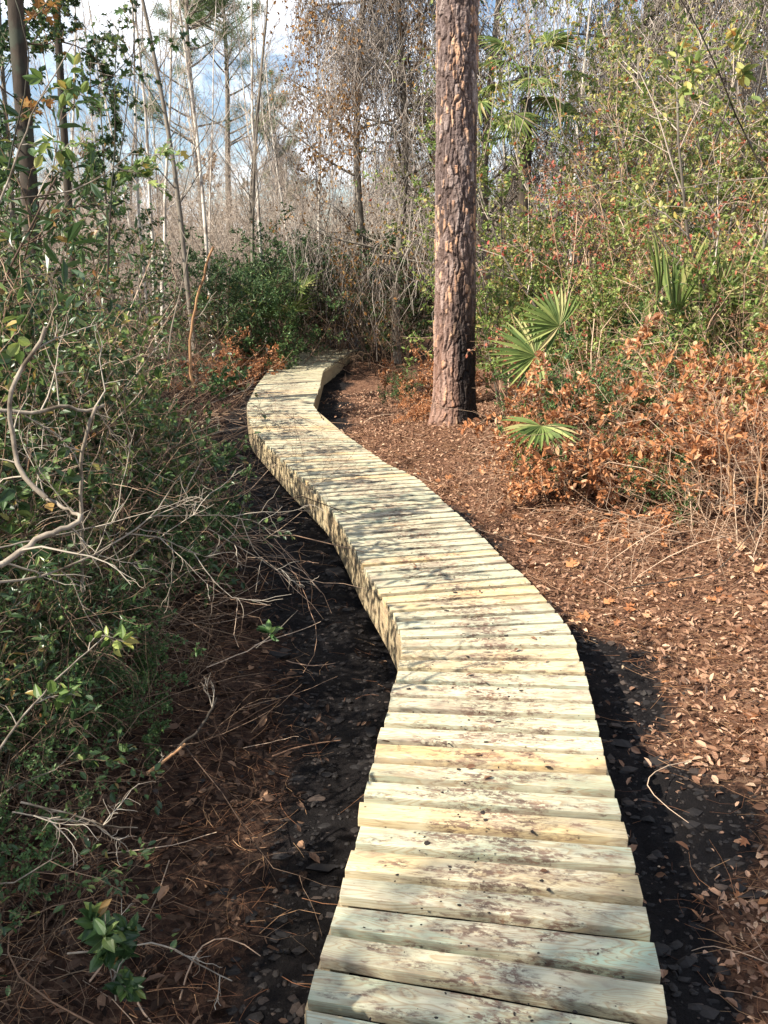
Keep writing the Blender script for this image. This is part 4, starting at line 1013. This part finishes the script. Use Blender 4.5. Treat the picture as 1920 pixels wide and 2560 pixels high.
branches('drooping_sprig', 'thin arching sprig hanging over the far bend of the boardwalk', 'twig', [
  ([(510, 1015, 6.5), (570, 990, 6.9), (642, 966, 7.2), (672, 980, 7.3), (682, 1030, 7.3)], .005, .002),
  ([(655, 966, 7.2), (650, 1010, 7.2), (636, 1065, 7.2), (660, 1100, 7.2)], .0025, .0015)], 410, 3, 'bark_grey', tl=.22)
branches('leafy_sapling', 'long pale stem with green leaves rising at the lower left', 'stem', [
  ([(-20, 1900, 2.0), (58, 1790, 2.1), (133, 1703, 2.2), (266, 1588, 2.35)], .007, .003)], 411, 3, leaves=('ovate', 'leaf_bright'), tl=.16, ls=.7)
branches('leafy_sapling', 'long leaning twig with yellow green leaves at the upper left', 'stem', [
  ([(-20, 560, 2.6), (87, 266, 2.8), (156, 156, 2.9), (196, 88, 2.95)], .007, .0025)], 412, 3, leaves=('ovate', 'leaf_bright'), tl=.25, ls=.65)
branches('leafy_sapling', 'second leaning twig crossing the upper left thicket', 'stem', [
  ([(35, 498, 3.0), (174, 480, 3.1), (260, 440, 3.2), (341, 370, 3.3)], .006, .0025)], 413, 5, leaves=('lobed', 'leaf_bright'), tl=.22, ls=.6)
branches('leafy_sapling', 'tall twig with dark star shaped leaves against the bright sky', 'stem', [
  ([(270, 700, 5.0), (275, 520, 5.0), (290, 330, 5.0), (285, 180, 5.05), (300, 40, 5.1)], .011, .003),
  ([(285, 480, 5.0), (310, 330, 4.9), (330, 160, 4.9), (345, -20, 4.9)], .007, .003)], 414, 5, 'bark_dark', 'twig_brown', ('lobed', 'leaf_dark'), tl=.55, ls=.8)
branches('leafy_sapling', 'leaning twig with rusty leaves at the top left corner', 'stem', [
  ([(20, 420, 3.0), (60, 240, 3.0), (75, 140, 3.0), (40, 0, 3.0)], .006, .003)], 415, 2, 'bark_dark', 'twig_brown', ('lobed', 'leaf_rust'), tl=.15, ls=.5)
branches('fallen_branch', 'bare stick lying on the litter at the lower left edge', 'branch', [
  ([(52, 2005, 1.95), (191, 2039, 2.0), (260, 2065, 2.0), (345, 2070, 2.05)], .006, .003),
  ([(30, 2030, 1.95), (150, 2050, 2.0), (260, 2068, 2.0)], .004, .002)], 416, 4, tl=.15)
branches('fallen_branch', 'kinked grey stick on the dark floor at the bottom left', 'branch', [
  ([(168, 2384, 1.66), (289, 2375, 1.67), (393, 2350, 1.69), (480, 2401, 1.65), (579, 2453, 1.6)], .005, .0025)], 417, 3, tl=.12)
branches('fallen_branch', 'brown stick leaning on the litter below the left thicket', 'branch', [
  ([(417, 1894, 2.75), (503, 1819, 2.85), (544, 1744, 2.95)], .013, .008)], 418, 2, 'bark_dark', tl=.15)
branches('fallen_branch', 'short broken stick lying in the left foreground litter', 'branch', [
  ([(368, 1935, 2.5), (420, 1895, 2.55), (463, 1860, 2.6)], .011, .008)], 419, 1, 'branch_orange', tl=.1)
branches('small_seedling', 'dark green seedling with upright sprig at the bottom left', 'seedling', [
  ([(290, 2500, 1.5), (285, 2420, 1.52), (280, 2330, 1.54)], .003, .0015),
  ([(290, 2500, 1.5), (270, 2400, 1.5), (262, 2285, 1.5)], .0025, .0015)], 420, 5, leaves=('ovate', 'leaf_dark'), tl=.05, ls=.6)
branches('small_seedling', 'little plant with three round leaves on the mud left of the boardwalk', 'seedling', [
  ([(640, 1620, 3.25), (700, 1570, 3.35), (745, 1525, 3.4)], .003, .0015)], 421, 1, leaves=('ovate', 'leaf_small'), tl=.05, ls=.8)
branches('leafy_sapling', 'dark arching stem crossing the upper right corner', 'stem', [
  ([(2000, 560, 5.0), (1920, 440, 5.0), (1851, 324, 5.0), (1787, 150, 4.9), (1706, 0, 4.8), (1660, -60, 4.8)], .011, .005)], 422, 7, 'bark_dark', 'twig_brown', ('ovate', 'leaf_olive'), tl=.35)
branches('bare_twig', 'pale arched twig right of centre in the upper right bushes', 'twig', [
  ([(1940, 400, 5.5), (1842, 324, 5.5), (1770, 272, 5.5), (1666, 243, 5.5), (1600, 250, 5.5)], .008, .003)], 423, 3, tl=.3)
branches('bare_twig', 'long pale curving twig level with the red bush at the right edge', 'twig', [
  ([(1980, 440, 5.5), (1920, 445, 5.5), (1793, 454, 5.5), (1689, 474, 5.5), (1640, 480, 5.5)], .008, .003)], 424, 3, tl=.3)
branches('bare_twig', 'dark diagonal twig behind the palmetto fans', 'twig', [
  ([(1280, 280, 9), (1390, 340, 9), (1470, 420, 9), (1540, 500, 9)], .012, .005)], 425, 4, 'bark_grey', tl=.5)
branches('dead_stalk', 'upright tan splintered stalk at the right edge of the heap', 'stalk', [
  ([(1830, 1240, 5.6), (1822, 1150, 5.6), (1812, 1075, 5.6)], .022, .012),
  ([(1890, 1260, 5.4), (1895, 1190, 5.4), (1905, 1120, 5.4)], .016, .01)], 426, 3, 'branch_orange', 'twig_tan', tl=.4)
branches('fallen_branch', 'bare stick lying from the litter up into the orange heap', 'branch', [
  ([(1560, 1470, 4.75), (1790, 1435, 5.0), (1880, 1330, 5.2), (1930, 1280, 5.3)], .008, .005)], 427, 2, 'bark_dark', 'twig_brown', tl=.2)
# ------------------------------------------------------------------ camera, light, world
cam = bpy.data.cameras.new('camera'); co = bpy.data.objects.new('camera', cam); COL.objects.link(co)
co.location = (0, 0, CAM_H); co.rotation_euler = (PI/2-PITCH, 0, 0)
cam.sensor_fit = 'VERTICAL'; cam.sensor_height = 24; cam.lens = F/2560*24; cam.clip_end = 500; cam.clip_start = .05
sc.camera = co
SUN_EL, SUN_AZ = math.radians(42), math.atan2(-.47, -.88)      # direction towards the sun in the ground plane: left and behind
sv = Vector((math.cos(SUN_EL)*math.cos(SUN_AZ), math.cos(SUN_EL)*math.sin(SUN_AZ), math.sin(SUN_EL)))
sl = bpy.data.lights.new('sun', 'SUN'); sl.energy = 5; sl.angle = math.radians(.5); sl.color = (1, .91, .78)
so = bpy.data.objects.new('sun', sl); COL.objects.link(so); so.rotation_euler = sv.to_track_quat('Z', 'Y').to_euler(); so.location = (-5, -5, 10)
w = bpy.data.worlds.new('World'); sc.world = w; w.use_nodes = True; nt = w.node_tree; nt.nodes.clear()
sky = nd(nt, 'ShaderNodeTexSky', sky_type='NISHITA', sun_disc=False, sun_elevation=SUN_EL, sun_rotation=math.pi/2-SUN_AZ, air_density=1.0, dust_density=.6, ozone_density=1.5)
tc = nd(nt, 'ShaderNodeTexCoord')
cv = mapping(nt, tc.outputs['Generated'], (2.2, 2.2, 5.5))
cn = noise(nt, cv, 1.6, 7, .6)
cl = ramp(nt, cn, [(.47, (0, 0, 0)), (.64, (1, 1, 1))]).outputs[0]
col = mix(nt, cl, sky.outputs[0], (12.5, 12.9, 13.6))
bg = nd(nt, 'ShaderNodeBackground'); bg.inputs[1].default_value = .078
out = nd(nt, 'ShaderNodeOutputWorld'); nt.links.new(col, bg.inputs[0]); nt.links.new(bg.outputs[0], out.inputs[0])
sc.view_settings.view_transform = 'Standard'; sc.view_settings.look = 'None'; sc.view_settings.exposure = 1.3; sc.view_settings.gamma = 1
sc.render.engine = 'CYCLES'; sc.cycles.max_bounces = 4; sc.cycles.diffuse_bounces = 2; sc.cycles.transmission_bounces = 2; sc.cycles.glossy_bounces = 1
